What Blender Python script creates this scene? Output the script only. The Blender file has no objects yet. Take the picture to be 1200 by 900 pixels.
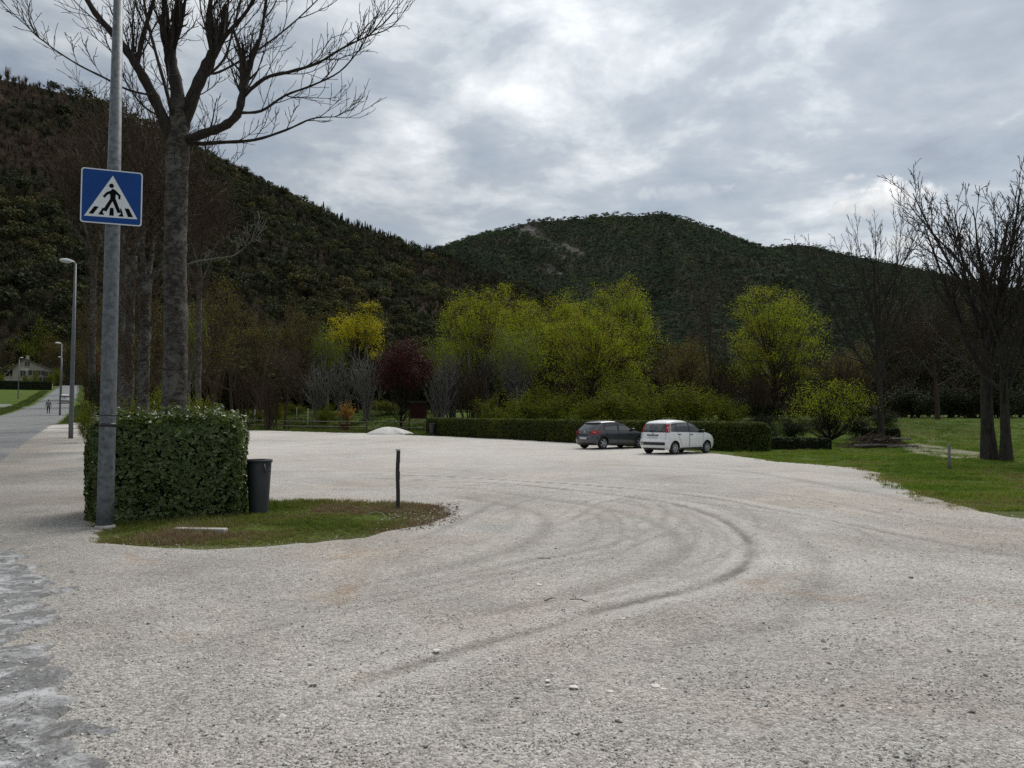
import bpy, bmesh, math, random
import numpy as np
from mathutils import Vector, Matrix, Euler

R = math.radians
scene = bpy.context.scene
C = scene.collection

# ------------------------------------------------------------------ camera, sky, sun, exposure
F = 873.0                      # focal length in pixels of the 1200 px wide photograph
CAM_H = 1.6
PITCH = math.atan(41 / F)
cam_d = bpy.data.cameras.new('camera'); cam = bpy.data.objects.new('camera', cam_d); C.objects.link(cam)
cam.location = (0, 0, CAM_H); cam.rotation_euler = (R(90) + PITCH, 0, 0)
cam_d.sensor_width = 36; cam_d.lens = F / 1200 * 36; cam_d.clip_end = 20000; cam_d.clip_start = 0.05
scene.camera = cam

SUN_EL, SUN_AZ = 52, 25          # sun behind cloud, ahead and a little to the right
world = bpy.data.worlds.new('World'); scene.world = world; world.use_nodes = True
sun_d = bpy.data.lights.new('sun', 'SUN'); sun = bpy.data.objects.new('sun', sun_d); C.objects.link(sun)
sun_d.energy = 3.0; sun_d.angle = R(30); sun_d.color = (1, .96, .9)
_sd = Vector((math.sin(R(SUN_AZ)) * math.cos(R(SUN_EL)), math.cos(R(SUN_AZ)) * math.cos(R(SUN_EL)), math.sin(R(SUN_EL))))
sun.rotation_euler = _sd.to_track_quat('Z', 'Y').to_euler()
scene.view_settings.view_transform = 'Standard'; scene.view_settings.look = 'None'
scene.view_settings.exposure = .12; scene.view_settings.gamma = 1
scene.render.engine = 'CYCLES'
scene.cycles.use_denoising = False
try: scene.cycles.denoiser = 'OPENIMAGEDENOISE'
except Exception: pass
scene.cycles.sample_clamp_indirect = 1.0; scene.cycles.sample_clamp_direct = 2.0; scene.cycles.max_bounces = 6; scene.cycles.diffuse_bounces = 3; scene.cycles.transparent_max_bounces = 8


class NT:
    """tiny node-tree builder"""
    def __init__(s, tree): s.t = tree; s.n = tree.nodes; s.l = tree.links
    def node(s, typ, **kw):
        nd = s.n.new(typ)
        ins = kw.pop('ins', {})
        for k, v in kw.items(): setattr(nd, k, v)
        for k, v in ins.items(): s.set(nd.inputs[k], v)
        return nd
    def set(s, sock, v):
        if hasattr(v, 'is_output'): s.l.new(v, sock)
        elif isinstance(v, (tuple, list)) and len(v) == 3 and sock.type == 'RGBA': sock.default_value = (*v, 1)
        else: sock.default_value = v
    def math(s, op, a, b=0.0, c=None, clamp=False):
        nd = s.n.new('ShaderNodeMath'); nd.operation = op; nd.use_clamp = clamp
        s.set(nd.inputs[0], a); s.set(nd.inputs[1], b)
        if c is not None: s.set(nd.inputs[2], c)
        return nd.outputs[0]
    def mix(s, f, a, b, blend='MIX'):
        nd = s.n.new('ShaderNodeMix'); nd.data_type = 'RGBA'; nd.blend_type = blend
        s.set(nd.inputs[0], f); s.set(nd.inputs[6], a); s.set(nd.inputs[7], b)
        return nd.outputs[2]
    def ramp(s, f, stops, interp='LINEAR'):
        nd = s.n.new('ShaderNodeValToRGB'); s.set(nd.inputs[0], f); cr = nd.color_ramp; cr.interpolation = interp
        while len(cr.elements) < len(stops): cr.elements.new(.5)
        for e, (p, c) in zip(cr.elements, stops):
            e.position = p; e.color = (*c, 1) if isinstance(c, (tuple, list)) else (c, c, c, 1)
        return nd.outputs[0]
    def noise(s, vec, scale, detail=4, rough=.55, dist=0, out=0):
        nd = s.n.new('ShaderNodeTexNoise'); s.set(nd.inputs['Scale'], scale); nd.inputs['Detail'].default_value = detail
        nd.inputs['Roughness'].default_value = rough; nd.inputs['Distortion'].default_value = dist
        if vec is not None: s.set(nd.inputs['Vector'], vec)
        return nd.outputs[out]
    def maprange(s, v, a, b, c=0, d=1, smooth=False):
        nd = s.n.new('ShaderNodeMapRange'); nd.clamp = True
        if smooth: nd.interpolation_type = 'SMOOTHSTEP'
        for i, x in enumerate((v, a, b, c, d)): s.set(nd.inputs[i], x)
        return nd.outputs[0]


def build_world():
    t = NT(world.node_tree); world.node_tree.nodes.clear()
    out = t.node('ShaderNodeOutputWorld'); bg = t.node('ShaderNodeBackground'); bg.inputs['Strength'].default_value = .1
    t.l.new(bg.outputs[0], out.inputs[0])
    sky = t.node('ShaderNodeTexSky', sky_type='NISHITA'); sky.sun_disc = False
    sky.sun_elevation = R(SUN_EL); sky.sun_rotation = R(SUN_AZ); sky.air_density = 1.2; sky.dust_density = 2.0
    tc = t.node('ShaderNodeTexCoord').outputs['Generated']
    sep = t.node('ShaderNodeSeparateXYZ', ins={0: tc}); x, y, z = sep.outputs
    zc = t.math('ADD', t.math('MAXIMUM', z, 0.0), .16)
    cx = t.math('DIVIDE', x, zc); cy = t.math('DIVIDE', y, zc)
    flat = t.node('ShaderNodeCombineXYZ', ins={0: cx, 1: cy, 2: 0.0}).outputs[0]
    # a cloud deck seen in perspective: broad light and shade, ripples, thin gaps of blue low down
    n1 = t.noise(flat, .95, 7, .58, .18)
    n2 = t.noise(flat, 2.9, 6, .60, .25)
    m = t.node('ShaderNodeMapping'); m.inputs['Location'].default_value = (3.7, 1.2, 5.0); t.l.new(flat, m.inputs[0])
    n3 = t.noise(m.outputs[0], .55, 5, .5, .3)
    mm = t.math('ADD', t.math('MULTIPLY', n1, .58), t.math('MULTIPLY', n2, .42))
    cloud = t.ramp(mm, [(.37, (2.6, 3.0, 3.55)), (.43, (3.55, 4.05, 4.65)), (.485, (4.6, 5.1, 5.65)), (.54, (6.5, 6.9, 7.3)), (.60, (9.3, 9.5, 9.7))])
    # shadowed bellies
    belly = t.maprange(n3, .50, .68, 0, .6, True)
    cloud = t.mix(belly, cloud, (2.9, 3.3, 3.85))
    # low in the sky the deck is farther, smoother and bluer
    low = t.maprange(z, .10, .32, 1, 0, True)
    bluegrey = t.mix(t.maprange(mm, .42, .60, 0, 1), (4.5, 5.3, 6.0), (5.8, 6.35, 6.9))
    cloud = t.mix(t.math('MULTIPLY', low, .78), cloud, bluegrey)
    # the veil thickens and whitens towards the hidden sun
    dsun = t.node('ShaderNodeVectorMath', operation='DOT_PRODUCT'); t.l.new(tc, dsun.inputs[0]); dsun.inputs[1].default_value = _sd
    glow = t.maprange(dsun.outputs['Value'], .66, .98, .90, 1.22, True)
    cloud = t.mix(1.0, cloud, t.node('ShaderNodeCombineColor', ins={0: glow, 1: glow, 2: glow}).outputs[0], 'MULTIPLY')
    # small cumulus heads low over the far ridge
    def puff(px, py, rx, ry, amp, col, seed):
        dx, dy = (px - 600) / F, (450 - py) / F
        d = Vector((dx, math.cos(PITCH) - dy * math.sin(PITCH), math.sin(PITCH) + dy * math.cos(PITCH)))
        az0, el0 = math.atan2(d.x, d.y), math.asin(d.normalized().z)
        az = t.math('ARCTAN2', x, y); el = t.math('ARCSINE', z)
        u = t.math('DIVIDE', t.math('SUBTRACT', az, az0), rx / F); v = t.math('DIVIDE', t.math('SUBTRACT', el, el0), ry / F)
        vv = t.math('MULTIPLY', v, t.math('ADD', 1.0, t.math('MULTIPLY', t.math('LESS_THAN', v, 0.0), .6)))
        r = t.math('SQRT', t.math('ADD', t.math('MULTIPLY', u, u), t.math('MULTIPLY', vv, vv)))
        w = t.node('ShaderNodeCombineXYZ', ins={0: az, 1: el, 2: seed}).outputs[0]
        nn = t.noise(w, 26, 7, .62, .25)
        f = t.math('SUBTRACT', t.math('ADD', 1.0, t.math('MULTIPLY', t.math('SUBTRACT', nn, .5), 3.2)), r)
        mask = t.math('MULTIPLY', t.maprange(f, .0, .75, 0, 1, True), amp)
        shade = t.maprange(t.math('ADD', v, t.math('MULTIPLY', t.math('SUBTRACT', nn, .5), 2.2)), -.7, .75, 0, 1, True)
        return mask, t.mix(shade, (4.7, 5.0, 5.4), col)
    for a in ((1025, 236, 66, 24, 1.0, (9.6, 9.6, 9.5), .3), (1000, 210, 18, 7, .7, (7.2, 7.3, 7.4), 2.3), (452, 228, 20, 12, .55, (6.9, 7.1, 7.3), 4.1),
              (815, 226, 60, 12, .45, (7.0, 7.2, 7.3), 6.1), (1120, 282, 110, 12, .6, (7.8, 7.8, 7.6), 8.2)):
        mk, cl = puff(*a); cloud = t.mix(mk, cloud, cl)
    gap = t.math('MULTIPLY', t.maprange(mm, .40, .50, .32, .04, True), t.maprange(z, 0, .5, 1, .4))
    t.l.new(t.mix(gap, cloud, sky.outputs[0]), bg.inputs[0])
build_world()

# ------------------------------------------------------------------ projecting pixels of the photograph to places
def ray(px, py):
    dx, dy = (px - 600) / F, (450 - py) / F
    return np.array([dx, math.cos(PITCH) - dy * math.sin(PITCH), math.sin(PITCH) + dy * math.cos(PITCH)])
def P(px, py, Y):
    d = ray(px, py); d = d * (Y / d[1])
    return Vector((d[0], Y, CAM_H + d[2]))
def sstep(t): t = np.clip(t, 0, 1); return t * t * (3 - 2 * t)

ROAD_W = 6.6
def road_edge(y): return -2.6 - .567 * y
RY = np.array([-400, 0, 15, 21, 36, 60, 90, 130, 200, 260, 400, 6000]); RZ = np.array([0, 0, .04, .16, .68, 1.2, 2.1, 4.0, 9.3, 14, 22, 22])
def zg(x, y):
    x = np.asarray(x, float); y = np.asarray(y, float)
    zl = .011 * np.maximum(0, y - 35) * np.clip(1 - (y - 95) / 400, .2, 1) * (y < 9000)
    zl = np.minimum(zl, 1.2)
    toe = np.interp(x, [-60, -45, -6, 3, 14, 24, 60], [80, 79, 76, 64, 54, 46, 44])
    zl = zl + np.interp(x, [-10, 10], [1.55, 1.35]) * sstep((y - toe) / 13) + np.clip((y - toe - 10) * .012, 0, 3) * sstep(-x / 12)
    e = road_edge(y); off = x - e
    zr = np.interp(y, RY, RZ) + .035 * np.clip(-off - ROAD_W - 1, 0, 60) * np.clip((y - 20) / 60, 0, 1)
    w = 1 - sstep(off / 12)
    return zl * (1 - w) + zr * w
def G(px, py):
    """ground point under a pixel"""
    d = ray(px, py); t = 1.0; step = .05
    prev = t
    while t < 900:
        p = np.array([0, 0, CAM_H]) + d * t
        if p[2] < zg(p[0], p[1]): break
        prev = t; t *= 1.02
    lo, hi = prev, t
    for _ in range(30):
        m = (lo + hi) / 2; p = np.array([0, 0, CAM_H]) + d * m
        if p[2] < zg(p[0], p[1]): hi = m
        else: lo = m
    p = np.array([0, 0, CAM_H]) + d * hi
    return Vector((p[0], p[1], float(zg(p[0], p[1]))))
def on(x, y, dz=0): return Vector((x, y, float(zg(x, y)) + dz))
def at(px, Y, dz=0):
    x = (px - 600) / F * Y
    return on(x, Y, dz)

# value noise in numpy
_rs = np.random.RandomState(7); _tab = _rs.rand(256, 256)
def vnoise(x, y):
    x = np.asarray(x, float); y = np.asarray(y, float)
    xi = np.floor(x).astype(int); yi = np.floor(y).astype(int); fx = x - xi; fy = y - yi
    fx = fx * fx * (3 - 2 * fx); fy = fy * fy * (3 - 2 * fy)
    a = _tab[xi % 256, yi % 256]; b = _tab[(xi + 1) % 256, yi % 256]; c = _tab[xi % 256, (yi + 1) % 256]; d = _tab[(xi + 1) % 256, (yi + 1) % 256]
    return (a * (1 - fx) + b * fx) * (1 - fy) + (c * (1 - fx) + d * fx) * fy
def fbm(x, y, o=4):
    s = 0; a = .5; f = 1.0
    for i in range(o): s = s + a * (vnoise(x * f + i * 17.3, y * f + i * 9.1) - .5); a *= .5; f *= 2.03
    return s
def poly_sd(x, y, poly):
    """signed distance, positive inside"""
    shp = x.shape; x = x.ravel(); y = y.ravel(); d2 = np.full(x.shape, 1e18); ins = np.zeros(x.shape, bool)
    n = len(poly)
    for i in range(n):
        x1, y1 = poly[i]; x2, y2 = poly[(i + 1) % n]
        ex, ey = x2 - x1, y2 - y1
        t = np.clip(((x - x1) * ex + (y - y1) * ey) / (ex * ex + ey * ey + 1e-12), 0, 1)
        d2 = np.minimum(d2, (x - x1 - t * ex) ** 2 + (y - y1 - t * ey) ** 2)
        c = ((y1 > y) != (y2 > y)); xs = x1 + (y - y1) / (y2 - y1 + 1e-15) * ex
        ins ^= c & (x < xs)
    d = np.sqrt(d2); return np.where(ins, d, -d).reshape(shp)
def line_d(x, y, pts):
    d2 = np.full(x.shape, 1e18)
    for (x1, y1), (x2, y2) in zip(pts[:-1], pts[1:]):
        ex, ey = x2 - x1, y2 - y1
        t = np.clip(((x - x1) * ex + (y - y1) * ey) / (ex * ex + ey * ey + 1e-12), 0, 1)
        d2 = np.minimum(d2, (x - x1 - t * ex) ** 2 + (y - y1 - t * ey) ** 2)
    return np.sqrt(d2)

# ------------------------------------------------------------------ object helpers
def tag(o, label=None, cat=None, group=None, kind=None):
    if label: o['label'] = label
    if cat: o['category'] = cat
    if group: o['group'] = group
    if kind: o['kind'] = kind
    return o
def empty(name, loc=(0, 0, 0), rz=0, parent=None):
    o = bpy.data.objects.new(name, None); C.objects.link(o); o.location = loc; o.rotation_euler = (0, 0, rz); o.empty_display_size = .1
    if parent: o.parent = parent
    return o
def mesh_np(name, verts, quads=None, tris=None, smooth=False):
    me = bpy.data.meshes.new(name)
    verts = np.asarray(verts, np.float32); me.vertices.add(len(verts)); me.vertices.foreach_set('co', verts.ravel())
    idx = []; tot = []
    if quads is not None and len(quads): q = np.asarray(quads, np.int32); idx.append(q.ravel()); tot.append(np.full(len(q), 4, np.int32))
    if tris is not None and len(tris): q = np.asarray(tris, np.int32); idx.append(q.ravel()); tot.append(np.full(len(q), 3, np.int32))
    if idx:
        idx = np.concatenate(idx); tot = np.concatenate(tot)
        me.loops.add(len(idx)); me.loops.foreach_set('vertex_index', idx)
        st = np.concatenate([[0], np.cumsum(tot)[:-1]]).astype(np.int32)
        me.polygons.add(len(tot)); me.polygons.foreach_set('loop_start', st); me.polygons.foreach_set('loop_total', tot)
        me.polygons.foreach_set('use_smooth', np.full(len(tot), smooth))
    me.update(calc_edges=True); me.validate()
    return me
def obj(name, me, m=None, parent=None, loc=None, rot=None):
    if isinstance(me, bmesh.types.BMesh):
        b = me; me = bpy.data.meshes.new(name); b.to_mesh(me); b.free()
    o = bpy.data.objects.new(name, me); C.objects.link(o)
    if m is not None and not me.materials: me.materials.append(m)
    if parent is not None: o.parent = parent
    if loc is not None: o.location = loc
    if rot is not None: o.rotation_euler = rot
    return o
def box(bm, c, s, rot=None, bevel=0):
    r = bmesh.ops.create_cube(bm, size=1)['verts']
    bmesh.ops.scale(bm, vec=s, verts=r)
    if bevel:
        es = list({e for v in r for e in v.link_edges})
        nb = bmesh.ops.bevel(bm, geom=es, offset=bevel, segments=2, affect='EDGES', profile=.5)
        r = list({v for f in nb['faces'] for v in f.verts} | {v for v in r if v.is_valid})
    if rot is not None: bmesh.ops.rotate(bm, cent=(0, 0, 0), matrix=Euler(rot).to_matrix(), verts=r)
    bmesh.ops.translate(bm, vec=c, verts=r)
    return r
def boxo(name, c, s, m, parent=None, rot=None, bevel=0):
    b = bmesh.new(); box(b, (0, 0, 0), s, None, bevel); return obj(name, b, m, parent, c, rot)
def lathe(bm, prof, n=24, axis='Z', cap=True):
    rings = []
    for r, z in prof:
        ring = []
        for i in range(n):
            a = 2 * math.pi * i / n
            co = (r * math.cos(a), r * math.sin(a), z) if axis == 'Z' else (r * math.cos(a), z, r * math.sin(a))
            ring.append(bm.verts.new(co))
        rings.append(ring)
    for a, b in zip(rings[:-1], rings[1:]):
        for i in range(n):
            f = bm.faces.new((a[i], a[(i + 1) % n], b[(i + 1) % n], b[i])); f.smooth = True
    if cap:
        bm.faces.new(rings[0][::-1]); bm.faces.new(rings[-1])
    return rings
def prism(bm, pts, z0, z1):
    lo = [bm.verts.new((x, y, z0)) for x, y in pts]; hi = [bm.verts.new((x, y, z1)) for x, y in pts]
    n = len(pts); bm.faces.new(lo[::-1]); bm.faces.new(hi)
    for i in range(n): bm.faces.new((lo[i], lo[(i + 1) % n], hi[(i + 1) % n], hi[i]))
def copy_tree(o, parent=None):
    c = o.copy(); C.objects.link(c); c.parent = parent
    for ch in o.children: copy_tree(ch, c)
    return c

def tubes_mesh(name, tubes):
    """tubes: list of (points, radii, sides) -> one mesh"""
    groups = {}
    for p, r, s in tubes: groups.setdefault((len(p), s), []).append((p, r))
    V = []; Q = []; base = 0
    for (n, s), lst in groups.items():
        A = np.array([[tuple(v) for v in p] for p, _ in lst], float); RR = np.array([r for _, r in lst], float)
        T = np.empty_like(A); T[:, 1:-1] = A[:, 2:] - A[:, :-2]; T[:, 0] = A[:, 1] - A[:, 0]; T[:, -1] = A[:, -1] - A[:, -2]
        T /= np.linalg.norm(T, axis=2, keepdims=True) + 1e-9
        mean = T.mean(1, keepdims=True)
        ref = np.where(np.abs(mean[..., 2:3]) < .8, np.array([0, 0, 1.]), np.array([1., 0, 0]))
        U = np.cross(T, np.broadcast_to(ref, T.shape)); U /= np.linalg.norm(U, axis=2, keepdims=True) + 1e-9
        W = np.cross(T, U)
        ang = np.arange(s) * 2 * math.pi / s
        ring = A[:, :, None, :] + RR[:, :, None, None] * (np.cos(ang)[None, None, :, None] * U[:, :, None, :] + np.sin(ang)[None, None, :, None] * W[:, :, None, :])
        N = len(lst); V.append(ring.reshape(-1, 3))
        i0 = (np.arange(N)[:, None, None] * n + np.arange(n - 1)[None, :, None]) * s
        k = np.arange(s)[None, None, :]; k2 = (k + 1) % s
        q = np.stack([i0 + k, i0 + k2, i0 + s + k2, i0 + s + k], -1).reshape(-1, 4) + base
        Q.append(q); base += N * n * s
    return mesh_np(name, np.concatenate(V), np.concatenate(Q), smooth=True)

def leaf_cards(rng, cen, size, nrm=None, spread=1.0, aspect=.55, folded=False):
    """leaf-sized diamond faces at points cen; nrm: mean facing"""
    n = len(cen); size = np.broadcast_to(np.asarray(size, float), (n,)) * rng.uniform(.65, 1.3, n)
    d = rng.normal(size=(n, 3))
    if nrm is not None: d = d * spread + nrm
    d /= np.linalg.norm(d, axis=1, keepdims=True) + 1e-9
    a = rng.normal(size=(n, 3)); a -= (a * d).sum(1, keepdims=True) * d; a /= np.linalg.norm(a, axis=1, keepdims=True) + 1e-9
    b = np.cross(d, a); s = size[:, None]
    if not folded:
        v = np.stack([cen - a * s * .5, cen + b * s * aspect * .5, cen + a * s * .5, cen - b * s * aspect * .5], 1).reshape(-1, 3)
        return v, np.arange(n * 4).reshape(n, 4), None
    drop = d * s * .09
    v = np.stack([cen - a * s * .5, cen - a * s * .12 + b * s * aspect * .5, cen + a * s * .25 + b * s * aspect * .42, cen + a * s * .55 - drop,
                  cen + a * s * .25 - b * s * aspect * .42, cen - a * s * .12 - b * s * aspect * .5, cen - drop], 1).reshape(-1, 3)
    i = np.arange(n)[:, None] * 7
    q = np.concatenate([i + np.array([[0, 6, 2, 1]]), i + np.array([[0, 5, 4, 6]])]); t = np.concatenate([i + np.array([[2, 6, 3]]), i + np.array([[6, 4, 3]])])
    return v, q, t

def scatter(name, pts, meshes, idx, rot, scl, col=None, label=None, cat=None, parent=None, m_kind='stuff'):
    """uncountable cover: one object, geometry-node instances of a few small meshes"""
    me = mesh_np(name, pts)
    for nm, typ, arr, key in (('rot', 'FLOAT_VECTOR', rot, 'vector'), ('scl', 'FLOAT_VECTOR', scl, 'vector'), ('idx', 'INT', idx, 'value'), ('col', 'FLOAT_COLOR', col, 'color')):
        if arr is None: continue
        a = me.attributes.new(nm, typ, 'POINT'); a.data.foreach_set(key, np.asarray(arr, np.int32 if typ == 'INT' else np.float32).ravel())
    coll = bpy.data.collections.new(name + '_pieces')
    for i, sm in enumerate(meshes):
        coll.objects.link(bpy.data.objects.new('%s_piece_%02d' % (name, i), sm))
    o = bpy.data.objects.new(name, me); C.objects.link(o)
    g = bpy.data.node_groups.new(name, 'GeometryNodeTree')
    g.interface.new_socket('Geometry', in_out='INPUT', socket_type='NodeSocketGeometry'); g.interface.new_socket('Geometry', in_out='OUTPUT', socket_type='NodeSocketGeometry')
    n = g.nodes; l = g.links
    gi = n.new('NodeGroupInput'); go = n.new('NodeGroupOutput')
    ci = n.new('GeometryNodeCollectionInfo'); ci.inputs['Collection'].default_value = coll; ci.inputs['Separate Children'].default_value = True; ci.inputs['Reset Children'].default_value = True
    ip = n.new('GeometryNodeInstanceOnPoints'); ip.inputs['Pick Instance'].default_value = True
    def attr(nm, typ):
        a = n.new('GeometryNodeInputNamedAttribute'); a.data_type = typ; a.inputs['Name'].default_value = nm
        return [s for s in a.outputs if s.enabled][0]
    l.new(gi.outputs[0], ip.inputs['Points']); l.new(ci.outputs[0], ip.inputs['Instance']); l.new(attr('idx', 'INT'), ip.inputs['Instance Index'])
    e2r = n.new('FunctionNodeEulerToRotation'); l.new(attr('rot', 'FLOAT_VECTOR'), e2r.inputs[0]); l.new(e2r.outputs[0], ip.inputs['Rotation'])
    l.new(attr('scl', 'FLOAT_VECTOR'), ip.inputs['Scale']); l.new(ip.outputs[0], go.inputs[0])
    md = o.modifiers.new('scatter', 'NODES'); md.node_group = g
    tag(o, label, cat, None, m_kind)
    if parent: o.parent = parent
    return o

# ------------------------------------------------------------------ materials
def new_mat(name):
    m = bpy.data.materials.new(name); m.use_nodes = True; t = NT(m.node_tree)
    b = m.node_tree.nodes['Principled BSDF']; return m, t, b
def objco(t): return t.node('ShaderNodeTexCoord').outputs['Object']
def bump(t, b, h, strength=.5, dist=.02):
    bn = t.node('ShaderNodeBump', ins={'Height': h}); bn.inputs['Strength'].default_value = strength; bn.inputs['Distance'].default_value = dist
    t.l.new(bn.outputs[0], b.inputs['Normal'])
def m_plain(name, col, rough=.6, metal=0, var=.15, scale=6, bmp=.0, spec=.5, coat=0):
    m, t, b = new_mat(name)
    co = objco(t); nz = t.noise(co, scale, 5, .6)
    k = t.maprange(nz, .3, .7, 1 - var, 1 + var)
    c = t.mix(1.0, col, t.node('ShaderNodeCombineColor', ins={0: k, 1: k, 2: k}).outputs[0], 'MULTIPLY')
    t.l.new(c, b.inputs['Base Color']); b.inputs['Roughness'].default_value = rough; b.inputs['Metallic'].default_value = metal
    b.inputs['Specular IOR Level'].default_value = spec
    if coat: b.inputs['Coat Weight'].default_value = coat; b.inputs['Coat Roughness'].default_value = .05
    if bmp: bump(t, b, t.noise(co, scale * 4, 5, .6), bmp, .01)
    return m
def m_leaf(name, c1, c2, c3=None, trans=.35, rough=.55, spec=.3, inst=False):
    """leaf: colour differs from leaf to leaf and from bough to bough"""
    m, t, b = new_mat(name)
    out = m.node_tree.nodes['Material Output']
    rnd = t.node('ShaderNodeNewGeometry').outputs['Random Per Island']
    col = t.mix(rnd, c1, c2)
    if c3 is not None:
        nz = t.noise(objco(t), .45, 3, .6)
        col = t.mix(t.maprange(nz, .48, .66, 0, .9, True), col, c3)
    if inst:
        a = t.node('ShaderNodeAttribute', attribute_type='INSTANCER', attribute_name='col')
        k = t.maprange(rnd, 0, 1, .6, 1.4)
        col = t.mix(1.0, a.outputs['Color'], t.node('ShaderNodeCombineColor', ins={0: k, 1: k, 2: k}).outputs[0], 'MULTIPLY')
    t.l.new(col, b.inputs['Base Color']); b.inputs['Roughness'].default_value = rough; b.inputs['Specular IOR Level'].default_value = spec
    tr = t.node('ShaderNodeBsdfTranslucent', ins={'Color': t.mix(1.0, col, (1.25, 1.2, .6), 'MULTIPLY')})
    mx = t.node('ShaderNodeMixShader', ins={0: trans, 1: b.outputs[0], 2: tr.outputs[0]}); t.l.new(mx.outputs[0], out.inputs[0])
    return m
def m_bark(name, c1, c2, scale=3, lich=None, bmp=.8):
    m, t, b = new_mat(name); co = objco(t)
    mp = t.node('ShaderNodeMapping'); mp.inputs['Scale'].default_value = (1, 1, .25); t.l.new(co, mp.inputs[0])
    n = t.noise(mp.outputs[0], scale * 4, 6, .65, .6)
    col = t.mix(t.maprange(n, .35, .65), c1, c2)
    if lich: col = t.mix(t.maprange(t.noise(co, scale, 5, .65), .55, .68, 0, .8), col, lich)
    t.l.new(col, b.inputs['Base Color']); b.inputs['Roughness'].default_value = .9; b.inputs['Specular IOR Level'].default_value = .15
    if bmp: bump(t, b, n, bmp, .03)
    return m

M = {}
def m_plane_bark():
    m, t, b = new_mat('bark_grey'); co = objco(t)
    mp = t.node('ShaderNodeMapping'); mp.inputs['Scale'].default_value = (1, 1, 1.7); t.l.new(co, mp.inputs[0])
    n1 = t.noise(mp.outputs[0], 7, 7, .7, .5); n2 = t.noise(co, 2.2, 5, .65, .6); n3 = t.noise(mp.outputs[0], 28, 5, .65)
    col = t.ramp(n1, [(.32, (.018, .015, .013)), (.48, (.06, .053, .047)), (.62, (.125, .116, .104))])
    col = t.mix(t.maprange(n2, .52, .64, 0, .7, True), col, (.155, .148, .13)); col = t.mix(t.maprange(n2, .30, .42, .75, 0, True), col, (.022, .019, .016))
    t.l.new(col, b.inputs['Base Color']); b.inputs['Roughness'].default_value = .95; b.inputs['Specular IOR Level'].default_value = .1
    bump(t, b, t.math('ADD', n1, t.math('MULTIPLY', n3, .5)), 1, .05); return m
M['bark_grey'] = m_plane_bark()
M['bark_twig'] = m_bark('bark_twig', (.020, .016, .013), (.05, .042, .036), 6, bmp=0)
M['bark_brown'] = m_bark('bark_brown', (.035, .024, .015), (.085, .060, .040), 6, bmp=0)
M['bark_pale'] = m_bark('bark_pale', (.09, .084, .075), (.20, .19, .17), 5, bmp=0)
M['bark_dark'] = m_bark('bark_dark', (.012, .010, .008), (.035, .028, .022), 4, (.05, .05, .035))
M['bark_greybrown'] = m_bark('bark_greybrown', (.018, .015, .013), (.058, .050, .043), 4, bmp=0)
M['leaf_willow'] = m_leaf('leaf_willow', (.155, .20, .014), (.275, .33, .024), (.22, .20, .024), .45, .8, .1)
M['leaf_yellow'] = m_leaf('leaf_yellow', (.25, .23, .012), (.38, .34, .02), None, .45, .8, .1)
M['leaf_fresh'] = m_leaf('leaf_fresh', (.10, .14, .014), (.17, .21, .022), None, .45, .8, .1)
M['leaf_olive'] = m_leaf('leaf_olive', (.085, .080, .018), (.16, .145, .028), (.09, .06, .026), .4, .8, .1)
M['leaf_bush'] = m_leaf('leaf_bush', (.070, .092, .009), (.14, .16, .016), (.16, .16, .016), .4, .8, .1)
M['leaf_plum'] = m_leaf('leaf_plum', (.028, .006, .009), (.075, .014, .019), (.055, .016, .024), .3, .7, .15)
M['leaf_hedge'] = m_leaf('leaf_hedge', (.036, .062, .012), (.12, .155, .045), None, .25, .38, .5)
M['leaf_trim'] = m_leaf('leaf_trim', (.028, .042, .008), (.065, .082, .014), (.085, .095, .014), .25, .7, .1)
M['leaf_dark'] = m_leaf('leaf_dark', (.012, .019, .007), (.030, .040, .014), None, .15, .75, .1)
M['leaf_gold'] = m_leaf('leaf_gold', (.30, .20, .02), (.42, .16, .02))
M['leaf_red'] = m_leaf('leaf_red', (.07, .012, .01), (.11, .02, .015))
M['needle'] = m_leaf('needle', (.010, .016, .009), (.024, .032, .015), None, .1)
M['forest'] = m_leaf('forest', (.03, .04, .02), (.03, .04, .02), None, .15, .8, .1, True)
M['galv'] = m_plain('galvanised_steel', (.125, .135, .145), .6, .5, .45, 14, .15)
M['lamp_grey'] = m_plain('lamp_grey', (.105, .11, .115), .5, .3, .12, 3)
M['lamp_head'] = m_plain('lamp_head_white', (.62, .63, .63), .4, 0, .06, 3)
M['bin'] = m_plain('bin_plastic', (.035, .038, .042), .55, 0, .12, 6, .03)
M['black'] = m_plain('black_plastic', (.012, .012, .013), .5, 0, .1)
M['concrete'] = m_plain('concrete', (.30, .285, .26), .9, 0, .22, 9, .4)
M['post_dark'] = m_plain('post_dark_wood', (.035, .030, .028), .85, 0, .3, 12, .3)
M['post_white'] = m_plain('post_white_paint', (.42, .41, .39), .8, 0, .25, 14, .2)
M['fence_wood'] = m_plain('fence_wood', (.085, .068, .05), .85, 0, .3, 5, .3)
M['board_brown'] = m_plain('board_brown', (.022, .008, .007), .8, 0, .2, 3, 0, .08)
M['sign_blue'] = m_plain('sign_blue', (.001, .045, .21), .5, 0, .08, 5, 0, .25)
M['sign_white'] = m_plain('sign_white', (.62, .64, .66), .35, 0, .06, 6)
M['sign_black'] = m_plain('sign_black', (.004, .004, .005), .8, 0, .1, 6, 0, .08)

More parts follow.
